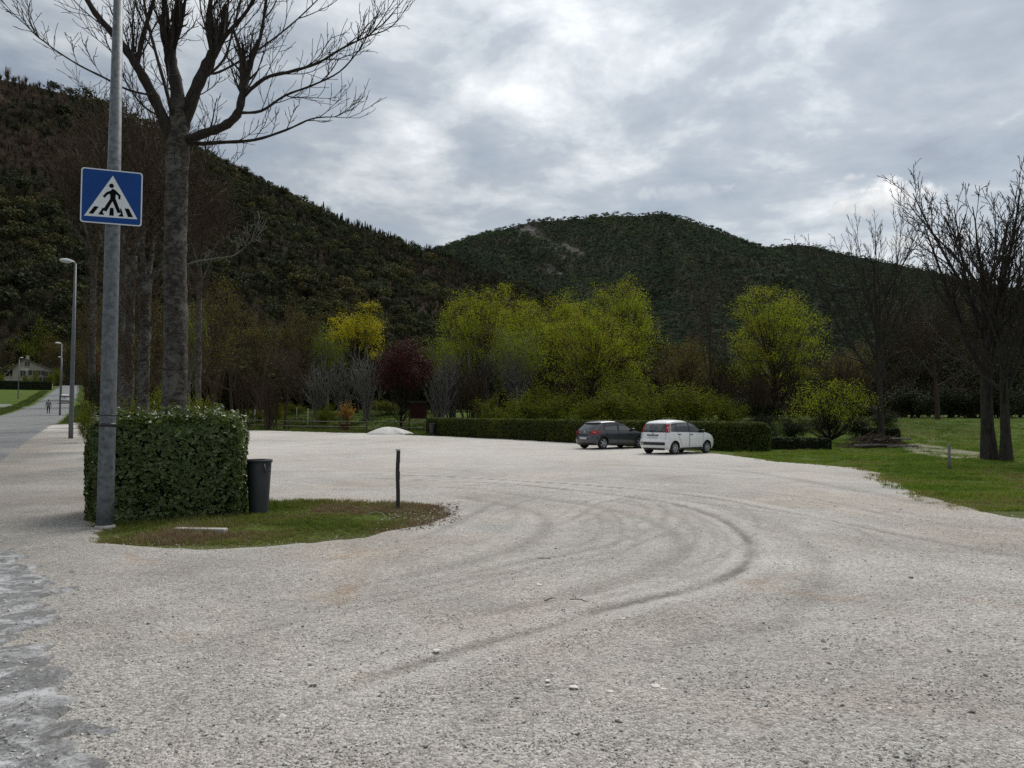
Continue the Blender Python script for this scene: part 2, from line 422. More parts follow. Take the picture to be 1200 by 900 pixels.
def m_gravel():
    m, t, b = new_mat('gravel'); co = objco(t)
    v1 = t.node('ShaderNodeTexVoronoi', ins={'Vector': co, 'Scale': 42.0}); v2 = t.node('ShaderNodeTexVoronoi', ins={'Vector': co, 'Scale': 95.0})
    w1 = t.node('ShaderNodeSeparateColor', ins={0: v1.outputs['Color']}); w2 = t.node('ShaderNodeSeparateColor', ins={0: v2.outputs['Color']})
    stone = t.math('ADD', t.math('MULTIPLY', w1.outputs[0], .5), t.math('MULTIPLY', w2.outputs[1], .5))
    base = t.ramp(stone, [(.14, (.20, .188, .170)), (.5, (.355, .338, .312)), (.88, (.50, .482, .452))])
    big = t.noise(co, .22, 5, .6, .6); mid = t.noise(co, 1.3, 5, .6, .3)
    base = t.mix(t.maprange(big, .42, .66, 0, .5, True), base, t.mix(1.0, base, (1.02, .90, .78), 'MULTIPLY'))
    k = t.math('MULTIPLY', t.maprange(mid, .3, .7, .88, 1.11), t.maprange(t.noise(co, .38, 5, .62, .8), .32, .68, .80, 1.14))
    base = t.mix(1.0, base, t.node('ShaderNodeCombineColor', ins={0: k, 1: k, 2: k}).outputs[0], 'MULTIPLY')
    # rust-brown earth showing through in a few places
    earth = t.maprange(t.noise(co, .45, 4, .7, 1.0), .58, .74, 0, .6, True)
    base = t.mix(earth, base, t.mix(1.0, base, (.86, .66, .50), 'MULTIPLY'))
    # fine pale dust bedded by traffic far in the lot, coarser stone near the entrance
    a = t.node('ShaderNodeAttribute', attribute_name='trk'); d = t.node('ShaderNodeAttribute', attribute_name='dust')
    base = t.mix(t.math('MULTIPLY', d.outputs['Fac'], .55), base, (.56, .535, .50))
    base = t.mix(t.math('MULTIPLY', a.outputs['Fac'], .80), base, (.13, .115, .10))
    t.l.new(base, b.inputs['Base Color']); b.inputs['Roughness'].default_value = .95; b.inputs['Specular IOR Level'].default_value = .12
    h = t.math('ADD', t.math('MULTIPLY', v1.outputs['Distance'], -1.0), t.math('MULTIPLY', v2.outputs['Distance'], -.5))
    h = t.math('ADD', h, t.math('MULTIPLY', t.noise(co, 9, 4, .6), .9))
    bump(t, b, h, .9, .016)
    return m
M['gravel'] = m_gravel()
def m_asphalt(name, worn):
    m, t, b = new_mat(name); co = objco(t)
    v = t.node('ShaderNodeTexVoronoi', ins={'Vector': co, 'Scale': 85.0}); w = t.node('ShaderNodeSeparateColor', ins={0: v.outputs['Color']})
    base = t.ramp(w.outputs[0], [(.1, (.085, .087, .09)), (.9, (.20, .202, .205))])
    big = t.noise(co, .5, 5, .65, .5)
    base = t.mix(t.maprange(big, .4, .66, 0, .7, True), base, (.21, .208, .202))
    if worn:
        base = t.mix(t.maprange(t.noise(co, 3.4, 9, .8, .6), .47, .57, 0, .8), base, (.47, .48, .49))
        base = t.mix(t.maprange(t.noise(co, 1.7, 9, .8, 1.2), .54, .60, 0, .8), base, (.12, .115, .105))
        cr = t.node('ShaderNodeTexVoronoi', feature='DISTANCE_TO_EDGE', ins={'Vector': t.mix(.22, co, t.noise(co, 2.2, 6, .7, out=1)), 'Scale': 2.6})
        base = t.mix(t.math('MULTIPLY', t.maprange(cr.outputs['Distance'], .0, .022, .8, 0), t.maprange(t.noise(co, .9, 3, .6), .45, .6)), base, (.06, .056, .05))
        base = t.mix(t.maprange(t.noise(co, 30, 4, .7), .52, .66, 0, .7), base, (.15, .145, .135))
        ra = t.node('ShaderNodeAttribute', attribute_name='rim'); base = t.mix(t.math('MULTIPLY', ra.outputs['Fac'], .8), base, (.07, .064, .058))
    t.l.new(base, b.inputs['Base Color']); b.inputs['Roughness'].default_value = .9; b.inputs['Specular IOR Level'].default_value = .2
    bump(t, b, t.math('ADD', t.math('MULTIPLY', v.outputs['Distance'], -.6), t.noise(co, 12, 5, .6)), .6, .012)
    return m
M['asphalt'] = m_asphalt('asphalt', False); M['asphalt_worn'] = m_asphalt('asphalt_worn', True)
def m_ground():
    m, t, b = new_mat('grass_ground'); co = objco(t)
    base = t.mix(t.maprange(t.noise(co, 1.6, 6, .65), .35, .65), (.034, .062, .007), (.082, .13, .014))
    base = t.mix(t.maprange(t.noise(co, .25, 5, .6, .4), .52, .70, 0, .4, True), base, (.10, .085, .035))
    base = t.mix(t.maprange(t.noise(co, 22, 4, .6), .45, .7, 0, .5), base, (.05, .045, .02))
    dr = t.node('ShaderNodeAttribute', attribute_name='dry')
    base = t.mix(dr.outputs['Fac'], base, (.085, .062, .036))
    t.l.new(base, b.inputs['Base Color']); b.inputs['Roughness'].default_value = .95; b.inputs['Specular IOR Level'].default_value = .1
    bump(t, b, t.noise(co, 25, 5, .6), .8, .04)
    return m
M['ground'] = m_ground()
M['path'] = m_plain('dry_path', (.13, .125, .07), .95, 0, .3, 1.5, .5)
def m_hill(name, c1, c2, rock):
    m, t, b = new_mat(name); co = objco(t)
    base = t.mix(t.maprange(t.noise(co, .02, 6, .7), .4, .6), c1, c2)
    a = t.node('ShaderNodeAttribute', attribute_name='rock')
    rk = t.ramp(t.noise(co, .045, 6, .75, .4), [(.38, (.035, .033, .03)), (.62, rock)])
    base = t.mix(t.maprange(t.math('ADD', a.outputs['Fac'], t.math('MULTIPLY', t.math('SUBTRACT', t.noise(co, .05, 4, .6), .5), .7)), .45, .6), base, rk)
    t.l.new(base, b.inputs['Base Color']); b.inputs['Roughness'].default_value = .95; b.inputs['Specular IOR Level'].default_value = .05
    bump(t, b, t.noise(co, .08, 6, .7), 1, 6)
    return m
M['hill'] = m_hill('hill_floor', (.020, .017, .010), (.034, .026, .016), (.20, .17, .14))
M['mountain'] = m_hill('mountain_floor', (.020, .024, .015), (.034, .034, .022), (.12, .112, .103))

# ------------------------------------------------------------------ ground, lot, road
def axis_y():
    v = [-400, -200, -100, -50, -25, -12, -6, -3, -1, 0, .7, 1.2, 1.6]; y = 2.0
    while y < 240: v.append(y); y += min(2.2, .05 + .0105 * max(0, y - 2))
    while y < 9000: v.append(y); y *= 1.08
    v.append(9000); return np.array(v)
def axis_x():
    r = [0.0]; x = 0
    while x < 9: x += .075; r.append(x)
    while x < 170: x += min(1.5, .075 + .020 * (x - 9)); r.append(x)
    while x < 9000: x *= 1.09; r.append(x)
    r = np.array(r); return np.concatenate([-r[:0:-1], r])
AX, AY = axis_x(), axis_y()
GX, GY = np.meshgrid(AX, AY); GZ = zg(GX, GY)
near = (np.abs(GX) < 90) & (GY < 140) & (GY > -5)
GZ = GZ + np.where(near, .05 * fbm(GX * .35, GY * .35, 3) + .018 * fbm(GX * 2.1, GY * 2.1, 3), 0) * np.clip((GY - 1) / 3, 0, 1)
EDGE_N = .40 * fbm(GX * 1.1 + 7, GY * 2.3, 4) * (GY < 17) * (GX < 4) + .55 * fbm(GX * .5, GY * .5, 4) + .22 * fbm(GX * 3.1, GY * 3.1, 3)

gp = lambda *pp: [tuple(G(a, b)[:2]) for a, b in pp]
lot_px = gp((1196, 607), (1130, 594), (1085, 582), (1058, 569), (1032, 556), (1010, 549), (960, 544), (915, 541), (880, 537), (840, 532), (760, 525), (700, 520.5), (640, 517.5),
            (570, 513.5), (505, 511), (450, 508.5), (400, 507.2), (340, 505.6), (300, 504.4))
LOT = [(30, -30), (30, 8), (15.5, 11.2)] + lot_px + [(-38, 66), (-33, 50), (-30, 44), (road_edge(40) - 1.5, 40), (road_edge(20) - 1.5, 20), (road_edge(8) - 1.5, 8), (road_edge(-30) - 1.5, -30)]
ISLAND = gp((112, 632), (150, 640), (250, 643.5), (330, 640), (420, 633), (488, 620), (527, 604), (503, 595), (430, 591), (330, 590)) + [(-5.0, 14.2), (-8, 20), (-12.5, 33), (-17.5, 34), (-13.4, 24), (-6.95, 13.4), (-6.4, 11.7)]
sd_lot = np.minimum(poly_sd(GX, GY, LOT), -poly_sd(GX, GY, ISLAND))
e = road_edge(GY); cosr = 1 / math.sqrt(1 + .567 ** 2)
off = (GX - e) * cosr
sd_road = np.minimum(-off, off + ROAD_W)
APRON = gp((128, 905), (104, 850), (92, 800), (66, 776), (74, 745), (40, 715), (34, 690), (56, 672), (30, 655), (0, 648)) + [(-9, 9.4), (-14, 15), (-16, 10), (-10, -10), (-1.5, -10)]
sd_apron = poly_sd(GX, GY, APRON)

def sheet(name, sd, lift, depth, m, attrs=(), edge=1.0, dz=None, ymax=1e9, ramp=.25):
    s = sd + edge * EDGE_N * np.clip(.35 + GY * .02, .3, 1.2)
    z = GZ + np.where(s > 0, np.minimum(lift, s * ramp), np.maximum(-depth, s * .35))
    if dz is not None: z = z + dz
    keep = s > -1.2
    keep &= GY < ymax
    ny, nx = GX.shape
    f = keep[:-1, :-1] & keep[1:, :-1] & keep[:-1, 1:] & keep[1:, 1:]
    iy, ix = np.nonzero(f); i = iy * nx + ix
    q = np.stack([i, i + 1, i + nx + 1, i + nx], 1)
    used, inv = np.unique(q, return_inverse=True)
    V = np.stack([GX, GY, z], -1).reshape(-1, 3)[used]
    me = mesh_np(name, V, inv.reshape(-1, 4), smooth=True)
    for nm, arr in attrs:
        a = me.attributes.new(nm, 'FLOAT', 'POINT'); a.data.foreach_set('value', arr.reshape(-1)[used].astype(np.float32))
    o = obj(name, me, m); tag(o, kind='structure'); return o

# wheel ruts in the loose gravel
TR = [([(300, 850), (450, 792), (560, 758), (640, 737), (700, 718), (770, 702), (830, 686), (868, 667), (880, 648), (872, 630), (845, 611), (800, 594), (730, 582), (640, 572), (560, 566), (470, 562), (400, 561)], .11, 1.0),
      ([(400, 556), (520, 559), (640, 566), (740, 573), (840, 586), (910, 600), (980, 614), (1050, 628), (1120, 641), (1196, 655)], .10, .95),
      ([(500, 569), (620, 572), (760, 583), (870, 598), (960, 614), (1010, 626), (1060, 648)], .08, .55),
      ([(470, 640), (520, 622), (556, 604), (588, 588), (640, 580)], .12, .5), ([(596, 622), (606, 604), (588, 592), (560, 588)], .10, .5),
      ([(640, 622), (680, 606), (700, 592), (740, 585), (778, 596), (770, 618), (700, 644), (600, 664), (480, 690)], .16, .55),
      ([(640, 596), (690, 604), (720, 620), (690, 640)], .12, .35), ([(650, 580), (760, 596), (812, 622), (800, 655), (720, 690), (560, 722), (380, 760)], .16, .38),
      ([(300, 560), (420, 571), (540, 572), (620, 580)], .14, .4), ([(300, 545), (440, 556), (600, 560), (760, 566), (900, 580), (1040, 600), (1150, 616)], .14, .32),
      ([(880, 575), (980, 592), (1080, 614), (1196, 628)], .2, .4), ([(1060, 617), (1120, 618), (1196, 626)], .35, .6), ([(560, 575), (680, 592), (760, 612), (800, 640), (760, 670), (660, 700), (520, 735)], .35, .5), ([(520, 580), (620, 600), (640, 622), (590, 650), (480, 676), (360, 700)], .35, .45), ([(780, 575), (900, 612), (960, 660), (930, 720), (820, 775)], .4, .28), ([(400, 575), (330, 585), (300, 590)], .4, .3), ([(700, 545), (860, 552), (1000, 575), (1120, 600)], .5, .3), ([(430, 640), (560, 640), (680, 655), (760, 640)], .4, .25),
      ([(280, 720), (420, 690), (540, 660), (620, 630)], .2, .3), ([(640, 820), (760, 770), (900, 735), (1050, 720), (1196, 716)], .25, .22), ([(330, 525), (420, 518), (470, 514)], .5, .4),
      ([(140, 760), (260, 730), (420, 716)], .3, .3)]
TR = [(p_, w_ * (.6 if w_ > .13 else 1), a_, 0.0) for p_, w_, a_ in TR]; TR += [(TR[0][0], .07, .45, o_) for o_ in (.24, 1.42, 1.62)] + [(TR[1][0], .07, .45, o_) for o_ in (-.2, 1.4, -1.45)] + [(TR[5][0], .06, .4, o_) for o_ in (.3, -.3, 1.4)] + [(TR[7][0], .06, .35, o_) for o_ in (.25, -1.3)]
trk = np.zeros_like(GX); dzt = np.zeros_like(GX)
reg = (GY > 2.5) & (GY < 45) & (np.abs(GX) < 30)
rx, ry_ = GX[reg], GY[reg]; tv = np.zeros_like(rx); dv = np.zeros_like(rx); lv_ = np.zeros_like(rx)
for px, w, a, offs in TR:
    raw = gp(*px); pts = []
    for i in range(len(raw) - 1):                       # Catmull-Rom
        p0, p1, p2, p3 = [np.array(raw[max(0, min(len(raw) - 1, i + k))]) for k in (-1, 0, 1, 2)]
        for u in np.linspace(0, 1, 5)[:-1]:
            pts.append(tuple(.5 * (2 * p1 + (p2 - p0) * u + (2 * p0 - 5 * p1 + 4 * p2 - p3) * u * u + (3 * p1 - p0 - 3 * p2 + p3) * u ** 3)))
    pts.append(raw[-1])
    if offs:
        q_ = np.array(pts); t_ = np.gradient(q_, axis=0); t_ /= np.linalg.norm(t_, axis=1, keepdims=True) + 1e-9; q_ = q_ + offs * np.stack([-t_[:, 1], t_[:, 0]], 1); pts = [tuple(v_) for v_ in q_]
    d = line_d(rx, ry_, pts) + .05 * fbm(rx * 5, ry_ * 5, 3)
    br = np.clip(.85 + 1.5 * fbm(rx * 1.7 + 3, ry_ * 1.7, 3), .25, 1.15)
    ww = w * (.40 + .015 * ry_)
    br = br * np.clip(np.minimum(np.hypot(rx - pts[0][0], ry_ - pts[0][1]), np.hypot(rx - pts[-1][0], ry_ - pts[-1][1])) / 1.8, 0, 1) ** .8
    lv_ = np.maximum(lv_, a * br * np.exp(-((d - 2.6 * ww - .05) / (1.3 * ww + .05)) ** 2))
    tv = np.maximum(tv, a * br * np.exp(-(np.abs(d) / ww) ** 3.2)); dv += a * (-.014 * np.exp(-(d / w) ** 2) + .011 * np.exp(-((d - 2.1 * w) / (w * .8)) ** 2))
trk[reg] = tv; dzt[reg] = dv; lane = np.zeros_like(GX); lane[reg] = lv_
dust = sstep((GY - 7) / 30) * np.clip(.8 + 1.5 * fbm(GX * .25, GY * .12, 4), .2, 1)
dust = np.clip(dust + .75 * lane, 0, 1.3)
strip = np.clip(1 - (GX - road_edge(GY)) / 7, 0, 1) * (GX > road_edge(GY) - 2) * sstep((GY - 4) / 4) * sstep((46 - GY) / 12) * np.clip(.75 + 1.4 * fbm(GX * .6, GY * .6, 4), .2, 1)
trk = np.maximum(trk, .62 * strip); dust = dust * (1 - .8 * np.clip(strip * 1.5, 0, 1))
dryv = np.clip(1 - np.abs(sd_lot + .1) / .7, 0, 1) * .45 + sstep((poly_sd(GX, GY, gp((465, 632), (540, 612), (530, 590), (490, 590))) + .3) / .5) * .6
me = mesh_np('ground', np.stack([GX, GY, GZ], -1).reshape(-1, 3), (lambda i, nx: np.stack([i, i + 1, i + nx + 1, i + nx], -1).reshape(-1, 4))(np.arange(GX.shape[0] - 1)[:, None] * GX.shape[1] + np.arange(GX.shape[1] - 1)[None], GX.shape[1]), smooth=True)
a = me.attributes.new('dry', 'FLOAT', 'POINT'); a.data.foreach_set('value', np.clip(dryv, 0, 1).ravel().astype(np.float32))
tag(obj('ground', me, M['ground']), kind='structure')
sheet('gravel_lot', sd_lot, .022, .14, M['gravel'], (('trk', np.clip(trk, 0, 1)), ('dust', dust)), 1.5, dzt + .012 * fbm(GX * 6, GY * 6, 3) * (GY < 25))
sheet('road', sd_road, .05, .14, M['asphalt'], (), .35, None, 300)
ap_edge = .9 * fbm(GX * 1.3 + 4, GY * 1.3, 4) + .8 * fbm(GX * 4.7, GY * 4.7, 4)
sd_apron = sd_apron + ap_edge + .02
rim = np.exp(-np.abs(sd_apron) / .16) * np.clip(.6 + 2 * fbm(GX * 3, GY * 3, 3), 0, 1)
sheet('asphalt_apron', sd_apron, .045, .12, M['asphalt_worn'], (('rim', rim),), 0, .03 * fbm(GX * 3 + 3, GY * 3, 4), 20, .9)
PATH = gp((1046, 523), (1075, 519), (1110, 524), (1150, 531), (1178, 539), (1150, 541), (1100, 537), (1066, 530))
sheet('dirt_path', poly_sd(GX, GY, PATH), .03, .1, M['path'], (), .9, None, 80)
sheet('bank_path', np.minimum(.17 - line_d(GX, GY, gp((1082, 520), (1097, 514), (1108, 508), (1122, 499))), 1), .03, .1, M['path'], (), .3, None, 80)
sheet('side_road', np.minimum(1.6 - line_d(GX, GY, [tuple(at(0, 128)[:2]), tuple(at(20, 118)[:2]), (-110, 124)]), 1.6), .05, .1, M['asphalt'], (), .2, None, 200)

# ------------------------------------------------------------------ hills
def ridge_h(x, y, pts, foot, power=1.15):
    """height of a ridge given its crest points (Vector) and foot distance"""
    best = np.full(x.shape, -1e9)
    for a, b in zip(pts[:-1], pts[1:]):
        ex, ey = b.x - a.x, b.y - a.y
        t = np.clip(((x - a.x) * ex + (y - a.y) * ey) / (ex * ex + ey * ey), 0, 1)
        d = np.hypot(x - a.x - t * ex, y - a.y - t * ey)
        h = (a.z + t * (b.z - a.z)) * np.clip(1 - d / foot, 0, 1) ** power
        best = np.maximum(best, h)
    return best
LEFT = [P(-420, 40, 470), P(-150, 66, 500), P(0, 86, 530), P(60, 99, 545), P(100, 113, 560), P(190, 152, 600), P(260, 187, 640), P(330, 226, 690), P(400, 258, 750), P(460, 280, 820), P(520, 296, 890), P(560, 314, 940), P(620, 340, 1010), P(700, 385, 1060), P(820, 450, 1100)]
SPUR = [P(330, 226, 690), P(300, 330, 420), P(280, 400, 300)]
def h_left(x, y):
    h = ridge_h(x, y, LEFT, 390, 1.1)
    g = 20 * fbm(x * .011 + 5, y * .011, 4) + 7 * fbm(x * .04, y * .04, 3)
    return h + g * np.clip(h / 60, 0, 1) * np.clip((260 - h) / 120, .25, 1) - 1.5
MAIN = [P(440, 330, 1850), P(500, 300, 1880), P(540, 284, 1900), P(580, 269, 1930), P(620, 258, 1980), P(660, 256, 2020), P(700, 253, 2050), P(740, 251, 2080), P(775, 247, 2100), P(800, 253, 2100), P(830, 263, 2100), P(870, 280, 2100), P(920, 300, 2050), P(980, 330, 1950), P(1060, 375, 1850)]
SP1 = [P(775, 247, 2100), P(790, 290, 1750), P(800, 350, 1400)]; SP2 = [P(620, 258, 1980), P(585, 300, 1650), P(570, 350, 1350)]; SP3 = [P(700, 253, 2050), P(692, 300, 1800), P(690, 350, 1500)]
FAR = [P(800, 320, 2900), P(860, 296, 2850), P(905, 288, 2800), P(930, 285, 2800), P(955, 287, 2800), P(985, 295, 2750), P(1030, 304, 2700), P(1080, 313, 2650), P(1140, 326, 2600), P(1220, 345, 2500), P(1400, 360, 2300)]
LOWR = [P(880, 322, 1650), P(960, 318, 1600), P(1040, 330, 1500), P(1140, 345, 1400), P(1300, 350, 1300)]
def h_mtn(x, y):
    h = np.maximum(ridge_h(x, y, MAIN, 1050, 1.15), ridge_h(x, y, FAR, 1200, 1.1))
    h = np.maximum(h, np.maximum(ridge_h(x, y, SP1, 430, 1), np.maximum(ridge_h(x, y, SP2, 400, 1), ridge_h(x, y, SP3, 300, 1))))
    h = np.maximum(h, ridge_h(x, y, LOWR, 600, 1.1))
    g = 62 * fbm(x * .0045 + 3, y * .0045 + 8, 5)
    return h + g * np.clip(h / 250, 0, 1) * np.clip((640 - h) / 250, .12, 1) - 3
def on_mtn(px, py):
    d = ray(px, py)
    for Y in np.arange(900, 2600, 4.0):
        if CAM_H + d[2] / d[1] * Y < float(h_mtn(np.array([d[0] / d[1] * Y]), np.array([Y]))[0]): return (d[0] / d[1] * Y, Y)
    return (d[0] / d[1] * 2000, 2000)
SCARS = [[on_mtn(*a), on_mtn(*b)] for a, b in (((602, 262), (611, 273)), ((614, 262), (627, 277)), ((628, 267), (640, 283)), ((643, 278), (655, 292)), ((658, 285), (672, 298)), ((672, 292), (684, 300)), ((640, 309), (655, 323)), ((650, 294), (662, 300)))]
def rock_at(x, y):
    m = np.zeros_like(x)
    for sc in SCARS: m = np.maximum(m, np.clip(1.1 - line_d(x, y, sc) / 15, 0, 1))
    return np.clip(m + .9 * fbm(x * .02, y * .02, 3) * (m > 0), 0, 1)
def terrain(name, x0, x1, y0, y1, step, fn, m, rock=None):
    X, Y = np.meshgrid(np.arange(x0, x1, step), np.arange(y0, y1, step)); Z = fn(X, Y)
    if rock is not None:
        rk = rock(X, Y); Z = Z + rk * 55 * fbm(X * .03, Y * .012, 4)
    ny, nx = X.shape; i = (np.arange(ny - 1)[:, None] * nx + np.arange(nx - 1)[None]).ravel()
    me = mesh_np(name, np.stack([X, Y, Z], -1).reshape(-1, 3), np.stack([i, i + 1, i + nx + 1, i + nx], 1), smooth=True)
    a = me.attributes.new('rock', 'FLOAT', 'POINT'); a.data.foreach_set('value', (rk if rock is not None else np.zeros_like(X)).ravel().astype(np.float32))
    return tag(obj(name, me, m), kind='structure')
terrain('hill', -1100, 900, 100, 1500, 9, h_left, M['hill'])
terrain('mountain', -1800, 3400, 700, 4000, 16, h_mtn, M['mountain'], rock_at)

# forest pieces
def blob_tree(seed, n, leaf, shape):
    rng = np.random.RandomState(seed)
    if shape == 'conifer':
        h = rng.rand(n) ** 1.4; a = rng.rand(n) * 6.283; r = (1 - h) * .24 * (.55 + .45 * rng.rand(n)) + .01
        c = np.stack([r * np.cos(a), r * np.sin(a), .06 + .94 * h], 1); nr = np.stack([np.cos(a), np.sin(a), .8 + 0 * a], 1)
        v, q, _ = leaf_cards(rng, c, leaf, nr, .5, .7)
    elif shape == 'bare':
        tubes = []
        for k in range(n):
            a = rng.rand() * 6.283; b = .12 + .45 * rng.rand(); z0 = .1 + .35 * rng.rand(); L = .35 + .35 * rng.rand()
            p0 = np.array([0, 0, z0]); p1 = p0 + L * .5 * np.array([math.sin(b) * math.cos(a), math.sin(b) * math.sin(a), math.cos(b)]); p2 = p1 + L * .5 * np.array([math.sin(b * .7) * math.cos(a + .3), math.sin(b * .7) * math.sin(a + .3), math.cos(b)])
            tubes.append(([p0, p1, p2], [.014, .009, .004], 3))
        me = tubes_mesh('bare', tubes); me.materials.append(M['forest']); return me
    else:
        lob = [(rng.normal(size=3) * np.array([.16, .16, .15]) + np.array([0, 0, .58]), .20 + .13 * rng.rand()) for _ in range(8)]
        c = []; nr = []
        for k in range(n):
            o, r = lob[k % 8]; d = rng.normal(size=3); d[2] = abs(d[2]) * 1.1 - .15; d /= np.linalg.norm(d); c.append(o + d * r * (.75 + .25 * rng.rand())); nr.append(d)
        v, q, _ = leaf_cards(rng, np.array(c), leaf, np.array(nr), .55, .8)
    me = mesh_np(shape, v, q); me.materials.append(M['forest']); return me
F_BROAD = [blob_tree(s, 260, .115, 'broad') for s in range(4)]; F_CON = [blob_tree(20 + s, 240, .11, 'conifer') for s in range(3)]; F_BARE = [blob_tree(40 + s, 70, .1, 'bare') for s in range(3)]
FPIECES = F_BROAD + F_CON + F_BARE       # 0-3, 4-6, 7-9

def forest(name, fn, x0, x1, y0, y1, sp, hmin, hmax, pal, label, seed, bare=.25, con=None, rock=None, size=9):
    rng = np.random.RandomState(seed)
    X, Y = np.meshgrid(np.arange(x0, x1, sp), np.arange(y0, y1, sp)); X = X.ravel(); Y = Y.ravel()
    X = X + rng.uniform(-.55, .55, len(X)) * sp; Y = Y + rng.uniform(-.55, .55, len(X)) * sp
    k = (np.abs(X) < Y * .80 + 40); X, Y = X[k], Y[k]; Z = fn(X, Y)
    # the side away from the camera is not grown
    gx = (fn(X + 6, Y) - Z) / 6; gy = (fn(X, Y + 6) - Z) / 6
    k = (Z > hmin) & (Z < hmax) & (-(gx * (-X) + gy * (-Y)) / np.hypot(X, Y) * -1 < .35)
    if rock is not None: k &= rock(X, Y) + .5 * rng.rand(len(X)) < .72
    X, Y, Z = X[k], Y[k], Z[k]; n = len(X)
    u = fbm(X * .012 + 40, Y * .012, 4) * 1.6 + .5 + rng.normal(size=n) * .13
    idx = rng.randint(0, 4, n)
    b = (u < bare) ; idx[b] = rng.randint(7, 10, b.sum())
    if con is not None: c = con(X, Y, Z, rng); idx[c] = rng.randint(4, 7, c.sum())
    pal = np.array(pal); ci = np.clip((u * len(pal)).astype(int), 0, len(pal) - 1); col = pal[ci] * rng.uniform(.6, 1.45, (n, 1))
    if con is not None: col[c] = np.array([.013, .021, .013]) * rng.uniform(.7, 1.4, (c.sum(), 1))
    s = size * np.clip(np.exp(rng.normal(-.05, .32, n)), .4, 1.9); wd = rng.uniform(.8, 1.25, n); scl = np.stack([s * wd, s * wd, s], 1)
    if con is not None: scl[c] = scl[c] * np.array([.75, .75, 1.15])
    col4 = np.concatenate([col, np.ones((n, 1))], 1)
    rot = np.stack([np.zeros(n), np.zeros(n), rng.rand(n) * 6.283], 1)
    return scatter(name, np.stack([X, Y, Z - .4], 1), FPIECES, idx, rot, scl, col4, label, 'forest')
PAL_L = 1.9 * np.array([(.050, .034, .023), (.050, .036, .024), (.038, .030, .018), (.024, .025, .013), (.018, .022, .012), (.028, .030, .013), (.040, .037, .016)])
PAL_M = np.array([[2.2, 2.35, 2.6]]) * np.array([(.030, .028, .020), (.026, .033, .019), (.022, .032, .019), (.020, .030, .018), (.029, .037, .018), (.036, .042, .020)])  # wood colours lifted and cooled, distance haze put into the palette
LR = np.array([(p.x, p.y) for p in LEFT])
def con_left(X, Y, Z, rng):
    d = line_d(X, Y, [tuple(p) for p in LR]); r = np.arctan2(X, Y)
    top = (d < 32 + 30 * rng.rand(len(X))) & (rng.rand(len(X)) < np.where(r > -.26, .55, .06))
    return top | (rng.rand(len(X)) < .035)
forest('hillside_wood', h_left, -760, 620, 130, 1050, 4.5, 5, 400, PAL_L, 'dark mixed wood of bare and evergreen trees covering the steep left hill', 3, .55, con_left, None, 6.0)
forest('mountain_wood', h_mtn, -700, 2300, 1000, 3000, 7.6, 20, 900, PAL_M, 'dense dark green wood covering the pointed mountain beyond the valley', 4, .12, None, rock_at, 7.0)

# ------------------------------------------------------------------ trees
def grow(T, rng, p, d, L, r, lvl, prm):
    n = prm['seg'][lvl]; pts = [p.copy()]; rad = [r]; dirs = [d.copy()]
    wob, trop = prm['wob'][lvl], prm['trop'][lvl]; endr = prm['endr'][lvl]
    for i in range(n):
        d = (d + Vector((rng.gauss(0, wob), rng.gauss(0, wob), rng.gauss(0, wob) + trop))).normalized()
        p = p + d * (L / n); pts.append(p.copy()); dirs.append(d.copy()); rad.append(max(prm['rmin'], r * (1 - (1 - endr) * (i + 1) / n)))
    T['tubes'].append((pts, rad, prm['sides'][lvl]))
    if lvl >= prm['max']:
        T['tips'].append((pts, lvl)); return
    nc = prm['kids'][lvl]; nc = max(1, int(round(nc * rng.uniform(.8, 1.2) * (1 if lvl == 0 else min(1.3, L / prm['ref'][lvl])))))
    az = rng.uniform(0, 6.28)
    for k in range(nc):
        t = prm['t0'][lvl] + (1 - prm['t0'][lvl]) * ((k + rng.random()) / nc); t = min(t, .99)
        i = min(n - 1, int(t * n)); f = t * n - i
        q = pts[i].lerp(pts[i + 1], f); dd = dirs[i + 1]; az += 2.4 + rng.uniform(-.5, .5)
        ax = dd.orthogonal().normalized(); ax = Matrix.Rotation(az, 3, dd) @ ax
        ang = prm['ang'][lvl] * rng.uniform(.7, 1.3)
        nd = Matrix.Rotation(ang, 3, ax) @ dd
        cl = prm['len'][lvl] * L * (1 - prm['fall'][lvl] * t) * rng.uniform(.75, 1.25)
        cr = min(rad[i] * .8, prm['rr'][lvl] * rad[i] * (cl / max(L * prm['len'][lvl], 1e-6)) ** .5)
        grow(T, rng, q, nd, cl, max(prm['rmin'], cr), lvl + 1, prm)
    if prm.get('cont', True) and lvl > 0:
        grow(T, rng, pts[-1], d, L * .55, rad[-1], lvl + 1, prm)

